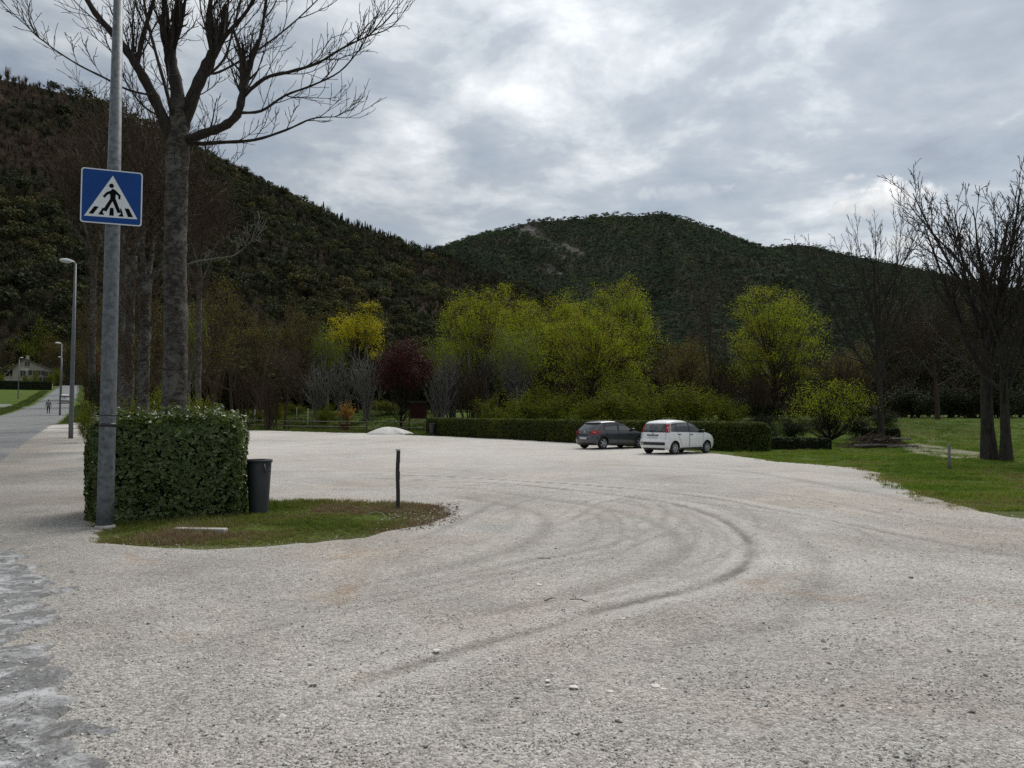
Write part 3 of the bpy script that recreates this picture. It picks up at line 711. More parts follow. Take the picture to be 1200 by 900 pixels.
PRM = dict(
    willow=dict(trunk=.50, max=3, seg=[6, 6, 4, 3], wob=[.06, .10, .15, .2], cont=False, trop=[.02, .05, .05, .02], endr=[.4, .25, .3, .4], kids=[16, 14, 10, 0], t0=[.15, .12, .1, 0], ang=[.72, .6, .65, .6], len=[.95, .42, .40, .4], fall=[.12, .42, .4, .3], rr=[.45, .5, .5, .5], ref=[1, 5, 2.2, 1], rmin=.010, sides=[7, 5, 3, 3]),
    bare=dict(max=4, seg=[6, 5, 4, 4, 3], wob=[.05, .12, .16, .2, .22], trop=[.02, .07, .07, .04, .02], endr=[.35, .3, .3, .35, .5], kids=[9, 8, 6, 5, 0], t0=[.28, .2, .15, .1, 0], ang=[.75, .62, .65, .7, .6], len=[.62, .52, .48, .45, .4], fall=[.45, .45, .4, .3, .3], rr=[.5, .5, .5, .55, .5], ref=[1, 6, 3, 1.4, 1], rmin=.011, sides=[7, 5, 4, 3, 3]),
    upright=dict(max=4, seg=[7, 6, 5, 4, 3], wob=[.03, .07, .10, .13, .16], trop=[.02, .12, .13, .10, .06], endr=[.3, .25, .3, .35, .5], kids=[14, 10, 7, 6, 0], t0=[.3, .2, .15, .15, 0], ang=[.62, .5, .5, .5, .5], len=[.6, .5, .48, .42, .4], fall=[.5, .4, .4, .3, .3], rr=[.5, .5, .5, .55, .5], ref=[1, 6, 3, 1.4, 1], rmin=.013, sides=[8, 5, 4, 3, 3]),
    spread=dict(max=4, seg=[5, 5, 5, 4, 3], wob=[.07, .16, .2, .24, .25], trop=[.0, .05, .03, .0, -.02], endr=[.5, .3, .3, .35, .5], kids=[10, 9, 7, 5, 0], t0=[.35, .2, .15, .1, 0], ang=[.95, .75, .75, .8, .6], len=[.75, .55, .5, .45, .4], fall=[.35, .4, .4, .3, .3], rr=[.6, .5, .5, .55, .5], ref=[1, 5, 2.5, 1.2, 1], rmin=.014, sides=[7, 5, 4, 3, 3]),
    stems=dict(max=2, seg=[7, 5, 4], wob=[.04, .08, .12], trop=[.10, .14, .10], endr=[.3, .4, .5], kids=[7, 4, 0], t0=[.2, .15, 0], ang=[.34, .45, .5], len=[.42, .42, .4], fall=[.5, .4, .3], rr=[.5, .6, .5], ref=[1, 2.5, 1], rmin=.016, sides=[5, 4, 3]),
    fan=dict(trunk=.60, max=4, seg=[5, 7, 5, 4, 3], wob=[.03, .06, .10, .14, .18], trop=[.02, .035, .05, .04, .03], endr=[.35, .22, .3, .35, .5], kids=[15, 13, 7, 5, 0], t0=[.36, .2, .12, .12, 0], ang=[.66, .46, .5, .55, .5], len=[.92, .36, .42, .42, .4], fall=[.30, .35, .4, .3, .3], rr=[.55, .5, .5, .55, .5], ref=[1, 6, 2.6, 1.2, 1], rmin=.011, sides=[9, 6, 4, 3, 3], cont=False),
    round=dict(max=3, seg=[4, 5, 4, 3], wob=[.05, .13, .18, .2], trop=[.02, .04, .03, .0], endr=[.5, .3, .3, .4], kids=[13, 10, 8, 0], t0=[.3, .15, .1, 0], ang=[.9, .7, .7, .6], len=[.72, .5, .45, .4], fall=[.45, .35, .4, .3], rr=[.5, .5, .5, .5], ref=[1, 4, 2, 1], rmin=.010, sides=[7, 5, 3, 3]))

def make_tree_mesh(seed, prm, H, r0, leafmat=None, bark='bark_brown', leaf=.2, per=5, jit=.2, stems=1, spread=.0, dens=1.0):
    """returns (wood mesh, leaf mesh or None, height, crown half width)"""
    rng = random.Random(seed); nr = np.random.RandomState(seed); T = dict(tubes=[], tips=[])
    for s in range(stems):
        d = Vector((rng.gauss(0, spread), rng.gauss(0, spread), 1)).normalized()
        p = Vector((rng.gauss(0, spread), rng.gauss(0, spread), -.1)) * (1 if stems > 1 else 0) + Vector((0, 0, -.15))
        grow(T, rng, p, d, H * PRM[prm].get('trunk', .72) * (rng.uniform(.75, 1.05) if stems > 1 else 1), r0, 0, PRM[prm])
    # flared foot
    for pts, rad, s in T['tubes']:
        if abs(pts[0].z + .15) < .2 and rad[0] == r0: rad[0] = r0 * 1.35
    wood = tubes_mesh('wood', T['tubes']); wood.materials.append(M[bark])
    allp = np.array([tuple(p[-1]) for p, _, _ in T['tubes']]); top = np.percentile(allp[:, 2], 98.5); hw = np.percentile(np.hypot(allp[:, 0], allp[:, 1]), 90 if prm == 'fan' else 96)
    lv = None
    if leafmat:
        c = []
        for pts, _ in T['tips']:
            for k in range(max(1, int(round(per * dens)))):
                u = rng.random() * (len(pts) - 1); i = min(len(pts) - 2, int(u)); q = pts[i].lerp(pts[i + 1], u - i)
                c.append((q.x, q.y, q.z))
        c = np.array(c) + nr.normal(size=(len(c), 3)) * jit
        nrm = c - np.array([0, 0, top * .45]); nrm /= np.linalg.norm(nrm, axis=1, keepdims=True) + 1e-6
        v, q, t = leaf_cards(nr, c, leaf, nrm * .6 + np.array([0, 0, .5]), .8, .6)
        lv = mesh_np('leaves', v, q); lv.materials.append(M[leafmat]); top = max(top, np.percentile(c[:, 2], 99.5)); hw = np.percentile(np.hypot(c[:, 0], c[:, 1]), 97)
    return wood, lv, top, hw
def dome_tree(seed, H, Rc, r0, leafmat, bark, base=.2, clumps=230, per=64, leaf=.16, cr=.42, lobes=9, flat=.8, wander=.10):
    """a limbed tree whose leaf clumps fill a lobed, rounded crown"""
    rng = random.Random(seed); nr = np.random.RandomState(seed); zb = H * base; zc = (H + zb) / 2; hz = (H - zb) / 2
    lob = []
    for i in range(lobes):
        a = i * 2.4 + rng.uniform(-.4, .4); u = -0.75 + 1.65 * (i + .5) / lobes; q = math.sqrt(max(.05, 1 - (u * .85) ** 2)); k = .55 * rng.uniform(.8, 1.1)
        lob.append((Vector((math.cos(a) * Rc * k * q, math.sin(a) * Rc * k * q, zc + hz * u * .62)), Rc * rng.uniform(.40, .56), hz * rng.uniform(.36, .50)))
    tubes = []; n = 9; tp = []; top = H * (base + .45)
    for i in range(n + 1):
        u = i / n; tp.append(Vector((wander * math.sin(u * 4 + seed) * u, wander * math.cos(u * 3 + seed) * u, -.15 + (top + .15) * u)))
    tubes.append((tp, [r0 * 1.4 if i == 0 else r0 * (1 - .72 * i / n) for i in range(n + 1)], 8))
    C_ = []; N_ = []
    for k in range(clumps):
        c, rx, rz_ = lob[k % lobes]; d = Vector((rng.gauss(0, 1), rng.gauss(0, 1), rng.gauss(.25, 1))).normalized(); r = .35 + .65 * rng.random() ** .55
        p = c + Vector((d.x * rx * r, d.y * rx * r, d.z * rz_ * r)); p.z = min(H * .995, max(zb * .8, p.z))
        h = math.hypot(p.x, p.y); z0 = min(top * .97, max(H * .08, p.z - h * 1.1 - .12 * H)); q = tp[min(n, int((z0 + .15) / (top + .15) * n))]
        m1 = q.lerp(p, .35) + Vector((p.x * .10, p.y * .10, -.02 * H + rng.gauss(0, .1))); m2 = q.lerp(p, .7) + Vector((p.x * .06 + rng.gauss(0, .12), p.y * .06 + rng.gauss(0, .12), rng.gauss(0, .12)))
        b = .012 + r0 * .16 * (1 - k / clumps); tubes.append(([q, m1, m2, p], [b, b * .7, b * .45, .008], 4))
        for s_ in range(4):
            e = p + Vector((rng.gauss(0, cr), rng.gauss(0, cr), rng.gauss(.1, cr * .9))); tubes.append(([m2.lerp(p, rng.random()), p.lerp(e, .5) + Vector((rng.gauss(0, .08), rng.gauss(0, .08), .05)), e], [.010, .008, .006], 3))
        np_ = int(per * rng.uniform(.45, 1.45)); g = np.clip(nr.normal(size=(np_, 3)), -1.7, 1.7) * np.array([cr, cr, cr * flat]); C_.append(g + np.array(p)); nn = np.tile(np.array([d.x, d.y, d.z + .4]), (np_, 1)); N_.append(nn)
    c = np.concatenate(C_); nn = np.concatenate(N_); v, q, t = leaf_cards(nr, c, leaf, nn, .75, .6)
    wood = tubes_mesh('wood', tubes); wood.materials.append(M[bark]); lv = mesh_np('leaves', v, q); lv.materials.append(M[leafmat])
    return wood, lv, np.percentile(c[:, 2], 99.3), np.percentile(np.hypot(c[:, 0], c[:, 1]), 98)
LIB = {}
def libd(key, *a, **k):
    if key not in LIB: LIB[key] = dome_tree(*a, **k)
    return LIB[key]
def lib(key, *a, **k):
    if key not in LIB: LIB[key] = make_tree_mesh(*a, **k)
    return LIB[key]
def kindmesh(kind, v=0):
    s = hash(kind) % 1 + v * 13
    if kind == 'willow': return libd((kind, v), 101 + s, 15, 4.8, .24, 'leaf_willow', 'bark_brown', .09, 290, 74, .125, .40, 10)
    if kind == 'fresh': return libd((kind, v), 201 + s, 11, 2.9, .13, 'leaf_fresh', 'bark_pale', .35, 110, 46, .14, .40, 7)
    if kind == 'yellow': return libd((kind, v), 301 + s, 13, 3.3, .2, 'leaf_yellow', 'bark_dark', .45, 120, 60, .16, .38, 8)
    if kind == 'olive': return libd((kind, v), 401 + s, 13, 3.2, .18, 'leaf_olive', 'bark_brown', .22, 170, 26, .12, .45, 8)
    if kind == 'plum': return libd((kind, v), 501 + s, 9, 3.2, .14, 'leaf_plum', 'bark_dark', .34, 190, 56, .15, .36, 8)
    if kind == 'smallyellow': return libd((kind, v), 601 + s, 5, 3.4, .11, 'leaf_willow', 'bark_dark', .16, 170, 34, .095, .30, 9)
    if kind == 'bare': return lib((kind, v), 701 + s, 'bare', 11, .19, None, 'bark_brown')
    if kind == 'upright': return lib((kind, v), 801 + s, 'upright', 12, .26, None, 'bark_dark')
    if kind == 'fan': return lib((kind, v), 851 + s, 'fan', 12, .26, None, 'bark_greybrown')
    if kind == 'fanbrown': return lib((kind, v), 871 + s, 'fan', 12, .22, None, 'bark_greybrown')
    if kind == 'spread': return lib((kind, v), 901 + s, 'spread', 10, .24, None, 'bark_brown')
    if kind == 'thicket': return lib((kind, v), 1001 + s, 'stems', 8, .06, None, 'bark_pale', stems=12, spread=.10)
    if kind == 'brownthicket': return lib((kind, v), 1101 + s, 'stems', 8, .06, None, 'bark_brown', stems=16, spread=.17)
    if kind == 'bush': return lib((kind, v), 1201 + s, 'round', 4, .06, 'leaf_bush', 'bark_dark', .12, 12, .2, stems=3, spread=.22)
    if kind == 'darkbush': return lib((kind, v), 1251 + s, 'round', 4, .06, 'leaf_dark', 'bark_dark', .15, 12, .22, stems=4, spread=.25)
    if kind == 'darktree': return lib((kind, v), 1301 + s, 'round', 10, .22, 'leaf_dark', 'bark_dark', .22, 9, .22)
def place(name, kind, px, Y, top_py, wpx, label, cat='tree', group=None, v=0, rz=None, dz=0, x=None):
    wood, lv, top, hw = kindmesh(kind, v)
    b = at(px, Y) if x is None else on(x, Y)
    H = P(px, top_py, Y).z - b.z; W = wpx / F * Y / 2
    e = empty(name, (b.x, b.y, b.z - .05 + dz), rz if rz is not None else (px * 1.37) % 6.28)
    s = H / top; e.scale = (W / hw, W / hw, s)
    obj('trunk' if cat == 'tree' else 'stems', wood, None, e)
    if lv: obj('crown', lv, None, e)
    tag(e, label, cat, group); return e

ANCH = [(272, 'the clipped hedge block'), (300, 'the left end of the wooden fence'), (335, 'the second fence post'), (350, 'the thin pale stakes near the second fence post'), (372, 'the slim olive-brown tree'), (405, 'the golden shrub'), (432, 'the brightest yellow tree'), (470, 'the purple tree'), (492, 'the notice board'), (514, 'the left end of the long hedge'), (535, 'the long hedge near its left end'), (560, 'the round-topped tree'), (586, 'the long hedge left of the light green tree'), (606, 'the slender light green tree'), (640, 'the middle of the long hedge'), (664, 'the hedge just left of the dark car'), (694, 'the dark car'), (718, 'the roof of the dark car'), (740, 'the nose of the dark car'), (766, 'the rear of the white car'), (806, 'the white car'), (832, 'the tall leafless tree'), (860, 'the nose of the white car'), (884, 'the right end of the long hedge'), (908, 'the solitary yellow-green tree'), (928, 'the gap beside the long hedge'), (950, 'the low clipped shrub'), (972, 'the small yellow-green tree'), (1000, 'the left side of the brush pile'), (1020, 'the brush pile'), (1040, 'the crooked leafless tree'), (1060, 'the right side of the brush pile'), (1085, 'the pale path up the bank'), (1107, 'the grey stake'), (1128, 'the grass right of the grey stake'), (1150, 'the left twin trunk'), (1172, 'the twin trunks'), (1195, 'the right twin trunk'), (1216, 'the grass right of the twin trunks')]
def by(px): return min(ANCH, key=lambda a: abs(a[0] - px))[1]
GW = 'trees along the far side of the lot'
place('willow_tree', 'willow', 562, 84, 334, 104, 'round-topped olive yellow tree behind the left end of the long hedge', group=GW, v=0)
place('willow_tree', 'willow', 645, 84, 342, 110, 'yellow-green tree in the middle of the leafy clump behind the long hedge', group=GW, v=1)
place('willow_tree', 'willow', 728, 86, 331, 96, 'tallest yellow-green tree with a ragged right side, in the clump behind the dark hatchback', group=GW, v=2)
place('willow_tree', 'willow', 694, 72, 362, 126, 'broad yellow-green tree in front of the tallest one, behind the dark hatchback', group=GW, v=1, rz=2.0)
place('aspen_tree', 'fresh', 606, 76, 384, 72, 'slender light green tree with pale stems behind the long hedge', group=GW)
place('willow_tree', 'willow', 908, 62, 338, 124, 'solitary bright yellow-green tree standing behind the right end of the hedge', group=GW, v=3)
place('small_tree', 'smallyellow', 972, 46, 444, 102, 'small spreading yellow-green tree above the low clipped shrub', group=GW)
place('poplar_tree', 'yellow', 418, 92, 356, 76, 'brightest yellow tree, behind the wooden fence and left of the purple one', group=GW)
place('willow_tree', 'willow', 608, 90, 352, 84, 'yellow-green tree filling the gap behind the slender light green one', group=GW, v=3, rz=2.6)
place('alder_tree', 'olive', 352, 96, 350, 62, 'slim olive-brown tree left of the brightest yellow one', group=GW, v=0)
place('alder_tree', 'olive', 250, 74, 322, 76, 'thin olive-brown tree just right of the big grey trunk', group=GW, v=1)
place('alder_tree', 'olive', 806, 100, 392, 60, 'dull olive tree in the gap between the leafy clump and the solitary yellow-green tree', group=GW, v=0, rz=1)
place('alder_tree', 'olive', 660, 104, 350, 90, 'dull olive tree half hidden behind the leafy clump', group=GW, v=1, rz=4)
place('alder_tree', 'olive', 800, 80, 398, 90, 'dull yellow-olive tree behind the white car, left of the tall leafless one', group=GW, v=1, rz=2)
place('alder_tree', 'olive', 985, 76, 408, 80, 'dull olive tree behind the small yellow-green one', group=GW, v=0, rz=3)
place('alder_tree', 'olive', 300, 104, 362, 70, 'dull olive tree far behind the left end of the fence', group=GW, v=1, rz=5)
place('aspen_tree', 'fresh', 384, 98, 382, 60, 'light green tree between the slim olive-brown and the brightest yellow ones', group=GW, v=1)
place('aspen_tree', 'fresh', 520, 98, 392, 56, 'light green tree behind the notice board', group=GW, v=1, rz=2)
place('plum_tree', 'plum', 470, 74, 397, 78, 'dark purple-leaved plum tree beside the wooden fence', group=GW)
place('bare_tree', 'bare', 832, 68, 288, 86, 'tall leafless dark tree rising above the white car', group=GW, v=0)
place('bare_tree', 'bare', 305, 84, 392, 86, 'low brown leafless tree behind the fence, nearest the big hedge block', group=GW, v=1)
place('bare_tree', 'spread', 334, 78, 400, 66, 'brown twiggy leafless tree behind the third fence post', group=GW, v=2)
place('bare_tree', 'bare', 272, 92, 372, 70, 'faint brown leafless tree between the olive-brown tree and the fence', group=GW, v=0, rz=2)
place('bare_tree', 'upright', 380, 110, 376, 60, 'leafless tree behind the slim olive-brown one', group=GW, v=1)
GT = 'pale leafless thickets below the tall trees'
for i, (px, Y, tp, w) in enumerate(((400, 86, 420, 46), (432, 84, 412, 50), (372, 84, 428, 40), (530, 80, 410, 60), (572, 82, 400, 56), (604, 80, 412, 50), (516, 76, 430, 50))):
    place('pale_thicket', 'thicket', px, Y, tp, w, 'thicket of pale leafless stems behind ' + by(px), 'shrub', GT, v=i % 3, rz=i * 1.7)
for i, (px, Y, tp, w) in enumerate(((552, 76, 420, 60), (660, 78, 425, 60), (286, 78, 430, 44), (318, 76, 440, 40), (850, 62, 430, 50), (890, 60, 430, 50), (1000, 60, 420, 70))):
    place('brown_thicket', 'brownthicket', px, Y, tp, w, 'thicket of brown leafless stems behind ' + by(px), 'shrub', 'brown thickets', v=i % 2, rz=i * 2.1)
GB = 'green bushes behind the long hedge'
for i, (px, Y, tp, w) in enumerate(((618, 66, 446, 84), (660, 64, 456, 70), (716, 60, 450, 84), (766, 58, 444, 90), (806, 56, 450, 80), (740, 66, 436, 80), (580, 68, 462, 50), (850, 56, 462, 50), (690, 60, 466, 60))):
    place('green_bush', 'bush', px, Y, tp, w, 'rounded fresh green bush behind ' + by(px), 'bush', GB, v=i % 3, rz=i * 1.3)
for i, (px, Y, tp, w) in enumerate(((380, 80, 470, 30), (322, 82, 474, 26), (300, 84, 480, 26), (345, 90, 470, 40), (450, 88, 468, 40))):
    place('lawn_bush', 'bush', px, Y, tp, w, 'small green bush on the lawn behind ' + by(px), 'bush', 'bushes on the lawn', v=i % 3, rz=i)

# right side trees
GR = 'leafless trees on the grass at the right'
place('bare_tree', 'fanbrown', 1032, 46, 250, 130, 'leafless spreading tree with crooked limbs, growing from the brush pile', group=GR, v=0, rz=.6)
t1 = G(1158, 540); t2 = G(1177, 541)
place('bare_tree', 'fan', 1158, t1.y, 186, 190, 'tall leafless tree with a fan of upright branches, left one of the twin trunks', group=GR, v=0)
place('bare_tree', 'fan', 1177, t2.y, 228, 170, 'leafless tree, right one of the twin trunks, with a lower crown', group=GR, v=2, rz=1.2)
place('bare_tree', 'spread', 1098, 58, 322, 120, 'brown leafless tree on the bank between the crooked tree and the twin trunks', group=GR, v=1)
place('bare_tree', 'bare', 1210, 52, 270, 130, 'leafless brown tree behind the twin trunks', group=GR, v=1, rz=2.4)
place('bare_tree', 'bare', 1060, 74, 330, 90, 'leafless brown tree on top of the bank behind the crooked tree', group=GR, v=0, rz=3.5)
place('bare_tree', 'spread', 1150, 66, 318, 110, 'leafless brown tree on top of the bank behind the twin trunks', group=GR, v=2, rz=3.1)
GD = 'dark trees on top of the bank'
for i, (px, Y, tp, w, k) in enumerate(((1012, 92, 400, 70, 'olive'), (1045, 84, 372, 70, 'darktree'), (1088, 80, 345, 80, 'darktree'), (1126, 88, 350, 80, 'olive'), (1170, 82, 350, 90, 'darktree'), (1215, 78, 340, 90, 'darktree'), (960, 90, 410, 70, 'darktree'), (1140, 76, 405, 90, 'darktree'), (1075, 74, 412, 80, 'darktree'), (1020, 78, 420, 60, 'darktree'), (1195, 74, 402, 70, 'darktree'))):
    place('bank_tree', k, px, Y, tp, w, {'olive': 'dull olive tree on the bank behind ', 'darktree': ('tall ' if tp < 390 else 'lower ') + 'dark evergreen tree on the bank behind '}[k] + by(px), 'tree', GD, v=i % 2, rz=i * 1.9)

# left: trees by the road and below the hill
GL = 'trees between the road and the hill'
for i, (px, Y, tp, w, k, lb) in enumerate(((36, 250, 374, 60, 'bush', 'green tree behind the house roof'), (118, 120, 350, 70, 'olive', 'olive tree behind the grey lamp posts'), (105, 90, 392, 50, 'olive', 'olive tree behind the nearest lamp post'),
        (140, 62, 384, 60, 'fresh', 'yellow-green tree behind the sign pole'), (182, 70, 350, 56, 'olive', 'olive tree seen between the grey trunks'), (-14, 170, 400, 40, 'darktree', 'dark tree left of the house'), (66, 240, 392, 50, 'olive', 'olive tree right of the house'),
        (84, 170, 400, 30, 'darktree', 'dark tree where the road disappears'), (100, 150, 390, 50, 'darktree', 'dark tree behind the shrubs beside the road'), (222, 80, 356, 60, 'fresh', 'yellow-green tree right behind the big grey trunk'))):
    place('roadside_tree', k, px, Y, tp, w, lb, 'tree', GL, v=i % 2, rz=i * 1.1)
for i, (px, Y, tp, w, k, lb) in enumerate(((155, 26, 446, 66, 'bush', 'bright green bush behind the clipped hedge block'), (108, 44, 430, 40, 'darktree', 'dark evergreen shrub beside the nearest lamp post'), (100, 33, 462, 26, 'bush', 'low green shrub behind the foot of the lamp post'), (186, 30, 452, 40, 'bush', 'green bush between the grey trunks'), (118, 52, 412, 36, 'plumred', 'dark red shrub above the evergreen one'), (232, 40, 462, 50, 'bush', 'green bush behind the big grey trunk'))):
    if k == 'plumred':
        LIB[('plumred', 0)] = make_tree_mesh(1500, 'round', 5, .07, 'leaf_red', 'bark_dark', .16, 8, .16, stems=3, spread=.2); _o = kindmesh
        kindmesh = lambda kk, vv=0: LIB[(kk, vv)] if (kk, vv) in LIB else _o(kk, vv)
        place('red_shrub', k, px, Y, tp, w, lb, 'shrub', v=0, dz=0)
    else: place('roadside_shrub', k, px, Y, tp, w, lb, 'shrub', 'shrubs behind the hedge block', v=i % 2, rz=i * 2.2)

# distant wood on the valley floor, one mass
def valley_wood():
    rng = np.random.RandomState(77); n = 2600
    Y = rng.uniform(112, 330, n); px = rng.uniform(60, 1300, n); X = (px - 600) / F * Y
    off = X - road_edge(Y); k = off > 14; X, Y = X[k], Y[k]; n = len(X); Z = np.maximum(zg(X, Y), h_left(X, Y))
    idx = np.where(rng.rand(n) < .45, rng.randint(7, 10, n), rng.randint(0, 4, n))
    pal = np.array([(.045, .033, .021), (.04, .036, .018), (.035, .036, .014), (.028, .032, .014), (.06, .058, .018)])
    col = pal[rng.randint(0, 5, n)] * rng.uniform(.6, 1.4, (n, 1)); s = rng.uniform(5, 10, n)
    return scatter('valley_wood', np.stack([X, Y, Z - .3], 1), FPIECES, idx, np.stack([0 * X, 0 * X, rng.rand(n) * 6.28], 1), np.stack([s * .9, s * .9, s], 1), np.concatenate([col, np.ones((n, 1))], 1), 'brown and olive wood filling the valley floor below the mountain', 'forest')
valley_wood()

# ------------------------------------------------------------------ the pollarded trees behind the hedge block
TWIG = dict(max=2, seg=[7, 4, 3], wob=[.09, .15, .18], trop=[.13, .10, .05], endr=[.35, .35, .5], kids=[6, 3, 0], t0=[.12, .15, 0], ang=[.62, .65, .6], len=[.42, .45, .4], fall=[.45, .35, .3], rr=[.5, .6, .5], ref=[1, 1.2, 1], rmin=.006, sides=[5, 4, 3])
TWIG2 = dict(TWIG, rmin=.010, kids=[9, 5, 0])
def limb(T, rng, Y, pp, r0, r1, sprouts, slen, srad, prm=TWIG, sides=9, t0=.3, ydrift=0.0):
    raw = [P(px, py, Y + dy) for px, py, dy in pp]; pts = []
    for i in range(len(raw) - 1):
        p0, p1, p2, p3 = [raw[max(0, min(len(raw) - 1, i + k))] for k in (-1, 0, 1, 2)]
        for u in (0, .25, .5, .75):
            pts.append(.5 * (2 * p1 + (p2 - p0) * u + (2 * p0 - 5 * p1 + 4 * p2 - p3) * u * u + (3 * p1 - p0 - 3 * p2 + p3) * u ** 3))
    pts.append(raw[-1]); n = len(pts)
    rad = [.80 * (r0 + (r1 - r0) * i / (n - 1)) * (1 + .10 * math.sin(i * 2.3) + rng.uniform(-.05, .05)) for i in range(n)]
    T['tubes'].append((pts, rad, sides))
    sprouts = max(2, int(sprouts * .72))
    for k in range(sprouts):
        t = t0 + (1 - t0) * (k + rng.random()) / sprouts; i = min(n - 2, int(t * (n - 1))); d = (pts[i + 1] - pts[i]).normalized()
        ax = Matrix.Rotation(rng.uniform(0, 6.28), 3, d) @ d.orthogonal().normalized(); nd = Matrix.Rotation(rng.uniform(.35, 1.0), 3, ax) @ d; nd.z += .25; nd.normalize()
        grow(T, rng, pts[i], nd, slen * rng.uniform(.5, 1.2), srad * rng.uniform(.7, 1.2), 0, prm)
    d = (pts[-1] - pts[-2]).normalized()
    for k in range(3):
        nd = (d + Vector((rng.gauss(0, .25), rng.gauss(0, .25), rng.gauss(0, .2) + .1))).normalized(); grow(T, rng, pts[-1], nd, slen * rng.uniform(.8, 1.2), r1 * .8, 0, prm)
    return pts

def big_pollard():
    rng = random.Random(5); Y = 16.2; base = at(204, Y)
    Tr = dict(tubes=[], tips=[]); T = dict(tubes=[], tips=[])
    foot = P(204, 585, Y); foot.z = base.z - .1
    raw = [(foot, .34), (P(203, 540, Y), .28), (P(204, 480, Y), .26), (P(205, 420, Y), .25), (P(206, 360, Y), .245), (P(205, 310, Y), .24), (P(206, 262, Y), .225), (P(207, 215, Y), .23), (P(208, 178, Y), .25), (P(209, 150, Y), .225), (P(210, 126, Y), .17), (P(210, 108, Y), .10)]
    pts = []; rad = []
    for i in range(len(raw) - 1):
        for u in (0, .2, .4, .6, .8):
            pts.append(raw[i][0].lerp(raw[i + 1][0], u)); rad.append((raw[i][1] * (1 - u) + raw[i + 1][1] * u) * rng.uniform(.955, 1.045))
    Tr['tubes'].append((pts, rad, 28))
    L = lambda *a, **k: limb(T, rng, Y, *a, **k)
    L([(207, 182, 0), (190, 136, -.2), (172, 98, -.3), (158, 74, -.4), (140, 48, -.5), (112, 16, -.6), (92, -20, -.7)], .17, .06, 10, 1.5, .022)
    L([(160, 78, -.4), (168, 40, -.2), (180, 0, 0), (186, -40, 0)], .07, .04, 8, 1.3, .018)
    L([(209, 160, 0), (208, 110, .2), (201, 78, .3), (199, 58, .3)], .20, .16, 4, 1.1, .018)
    L([(200, 62, .3), (196, 30, .4), (192, -5, .4), (190, -50, .4)], .11, .07, 9, 1.5, .022, t0=.05)
    L([(202, 62, .3), (212, 30, .2), (217, 0, .2), (222, -40, .2)], .06, .035, 8, 1.4, .018, t0=.05)
    L([(210, 165, 0), (226, 114, .1), (240, 82, .2), (250, 62, .2)], .18, .14, 4, 1.1, .018)
    L([(250, 64, .2), (244, 34, .4), (247, 0, .5), (252, -40, .5)], .09, .05, 9, 1.6, .022, t0=.05)
    L([(250, 62, .2), (266, 40, 0), (290, 12, -.1), (312, -30, -.2)], .07, .04, 9, 1.5, .020, t0=.05)
    L([(220, 164, 0), (240, 156, -.3), (262, 148, -.5), (278, 134, -.6), (284, 112, -.6)], .13, .10, 3, 1.2, .018)
    L([(284, 112, -.6), (292, 80, -.6), (305, 44, -.5), (312, 0, -.5), (318, -40, -.5)], .06, .03, 10, 1.5, .018, t0=.05)
    L([(282, 116, -.6), (310, 92, -.9), (340, 84, -1.1), (372, 74, -1.2), (402, 56, -1.3), (432, 42, -1.4)], .055, .018, 11, 1.2, .013, t0=.1)
    L([(280, 132, -.6), (306, 130, -.8), (334, 112, -.9), (366, 100, -1), (398, 84, -1), (420, 60, -1)], .04, .015, 9, 1.0, .012, t0=.1)
    L([(222, 169, 0), (256, 167, .2), (298, 164, .3), (336, 152, .4), (366, 139, .5), (392, 137, .5)], .06, .012, 9, .9, .011, t0=.15)
    L([(182, 112, -.3), (152, 106, -.8), (120, 90, -1.1), (92, 76, -1.3), (64, 58, -1.4), (46, 44, -1.5)], .035, .012, 6, .9, .009, t0=.3)
    L([(196, 140, -.1), (170, 126, -.6), (150, 100, -.8), (130, 60, -.9)], .03, .012, 6, .9, .010)
    L([(206, 150, 0), (196, 110, -.4), (182, 60, -.5), (172, 20, -.5), (166, -20, -.5)], .05, .03, 9, 1.2, .016)
    L([(212, 134, 0), (232, 100, -.5), (262, 70, -.8), (274, 30, -.8), (284, -10, -.8)], .04, .02, 9, 1.2, .013)
    L([(240, 86, .2), (258, 84, .5), (300, 60, .8), (340, 30, 1.0), (372, 0, 1.1)], .04, .016, 9, 1.1, .012)
    # sprouts on the knobs and down the trunk
    for (px, py, n, l) in ((199, 58, 6, 1.9), (250, 62, 6, 1.9), (158, 76, 5, 1.6), (284, 112, 4, 1.4), (170, 92, 3, 1.2), (208, 168, 4, .9)):
        for k in range(n):
            a = rng.uniform(0, 6.28); e = rng.uniform(.15, .9); grow(T, rng, P(px, py, Y), Vector((math.cos(a) * e, math.sin(a) * e, 1)).normalized(), l * rng.uniform(.6, 1.2), .018 * rng.uniform(.7, 1.2), 0, TWIG)
    for k in range(24):
        py = rng.uniform(190, 320); a = rng.uniform(0, 6.28); d = Vector((math.cos(a), math.sin(a), rng.uniform(.2, 1))).normalized(); p = P(205, py, Y) + Vector((math.cos(a) * .26, math.sin(a) * .26, 0))
        grow(T, rng, p, d, rng.uniform(.3, .8), .008, 1, TWIG)
    e = empty('pollarded_tree', base)
    def loc(me): me.transform(Matrix.Translation(-base)); return me
    m1 = loc(tubes_mesh('trunk', Tr['tubes'])); obj('trunk', m1, M['bark_grey'], e)
    # burls and bark roughness on the trunk
    nv = len(m1.vertices); co = np.empty(nv * 3, np.float32); m1.vertices.foreach_get('co', co); co = co.reshape(-1, 3)
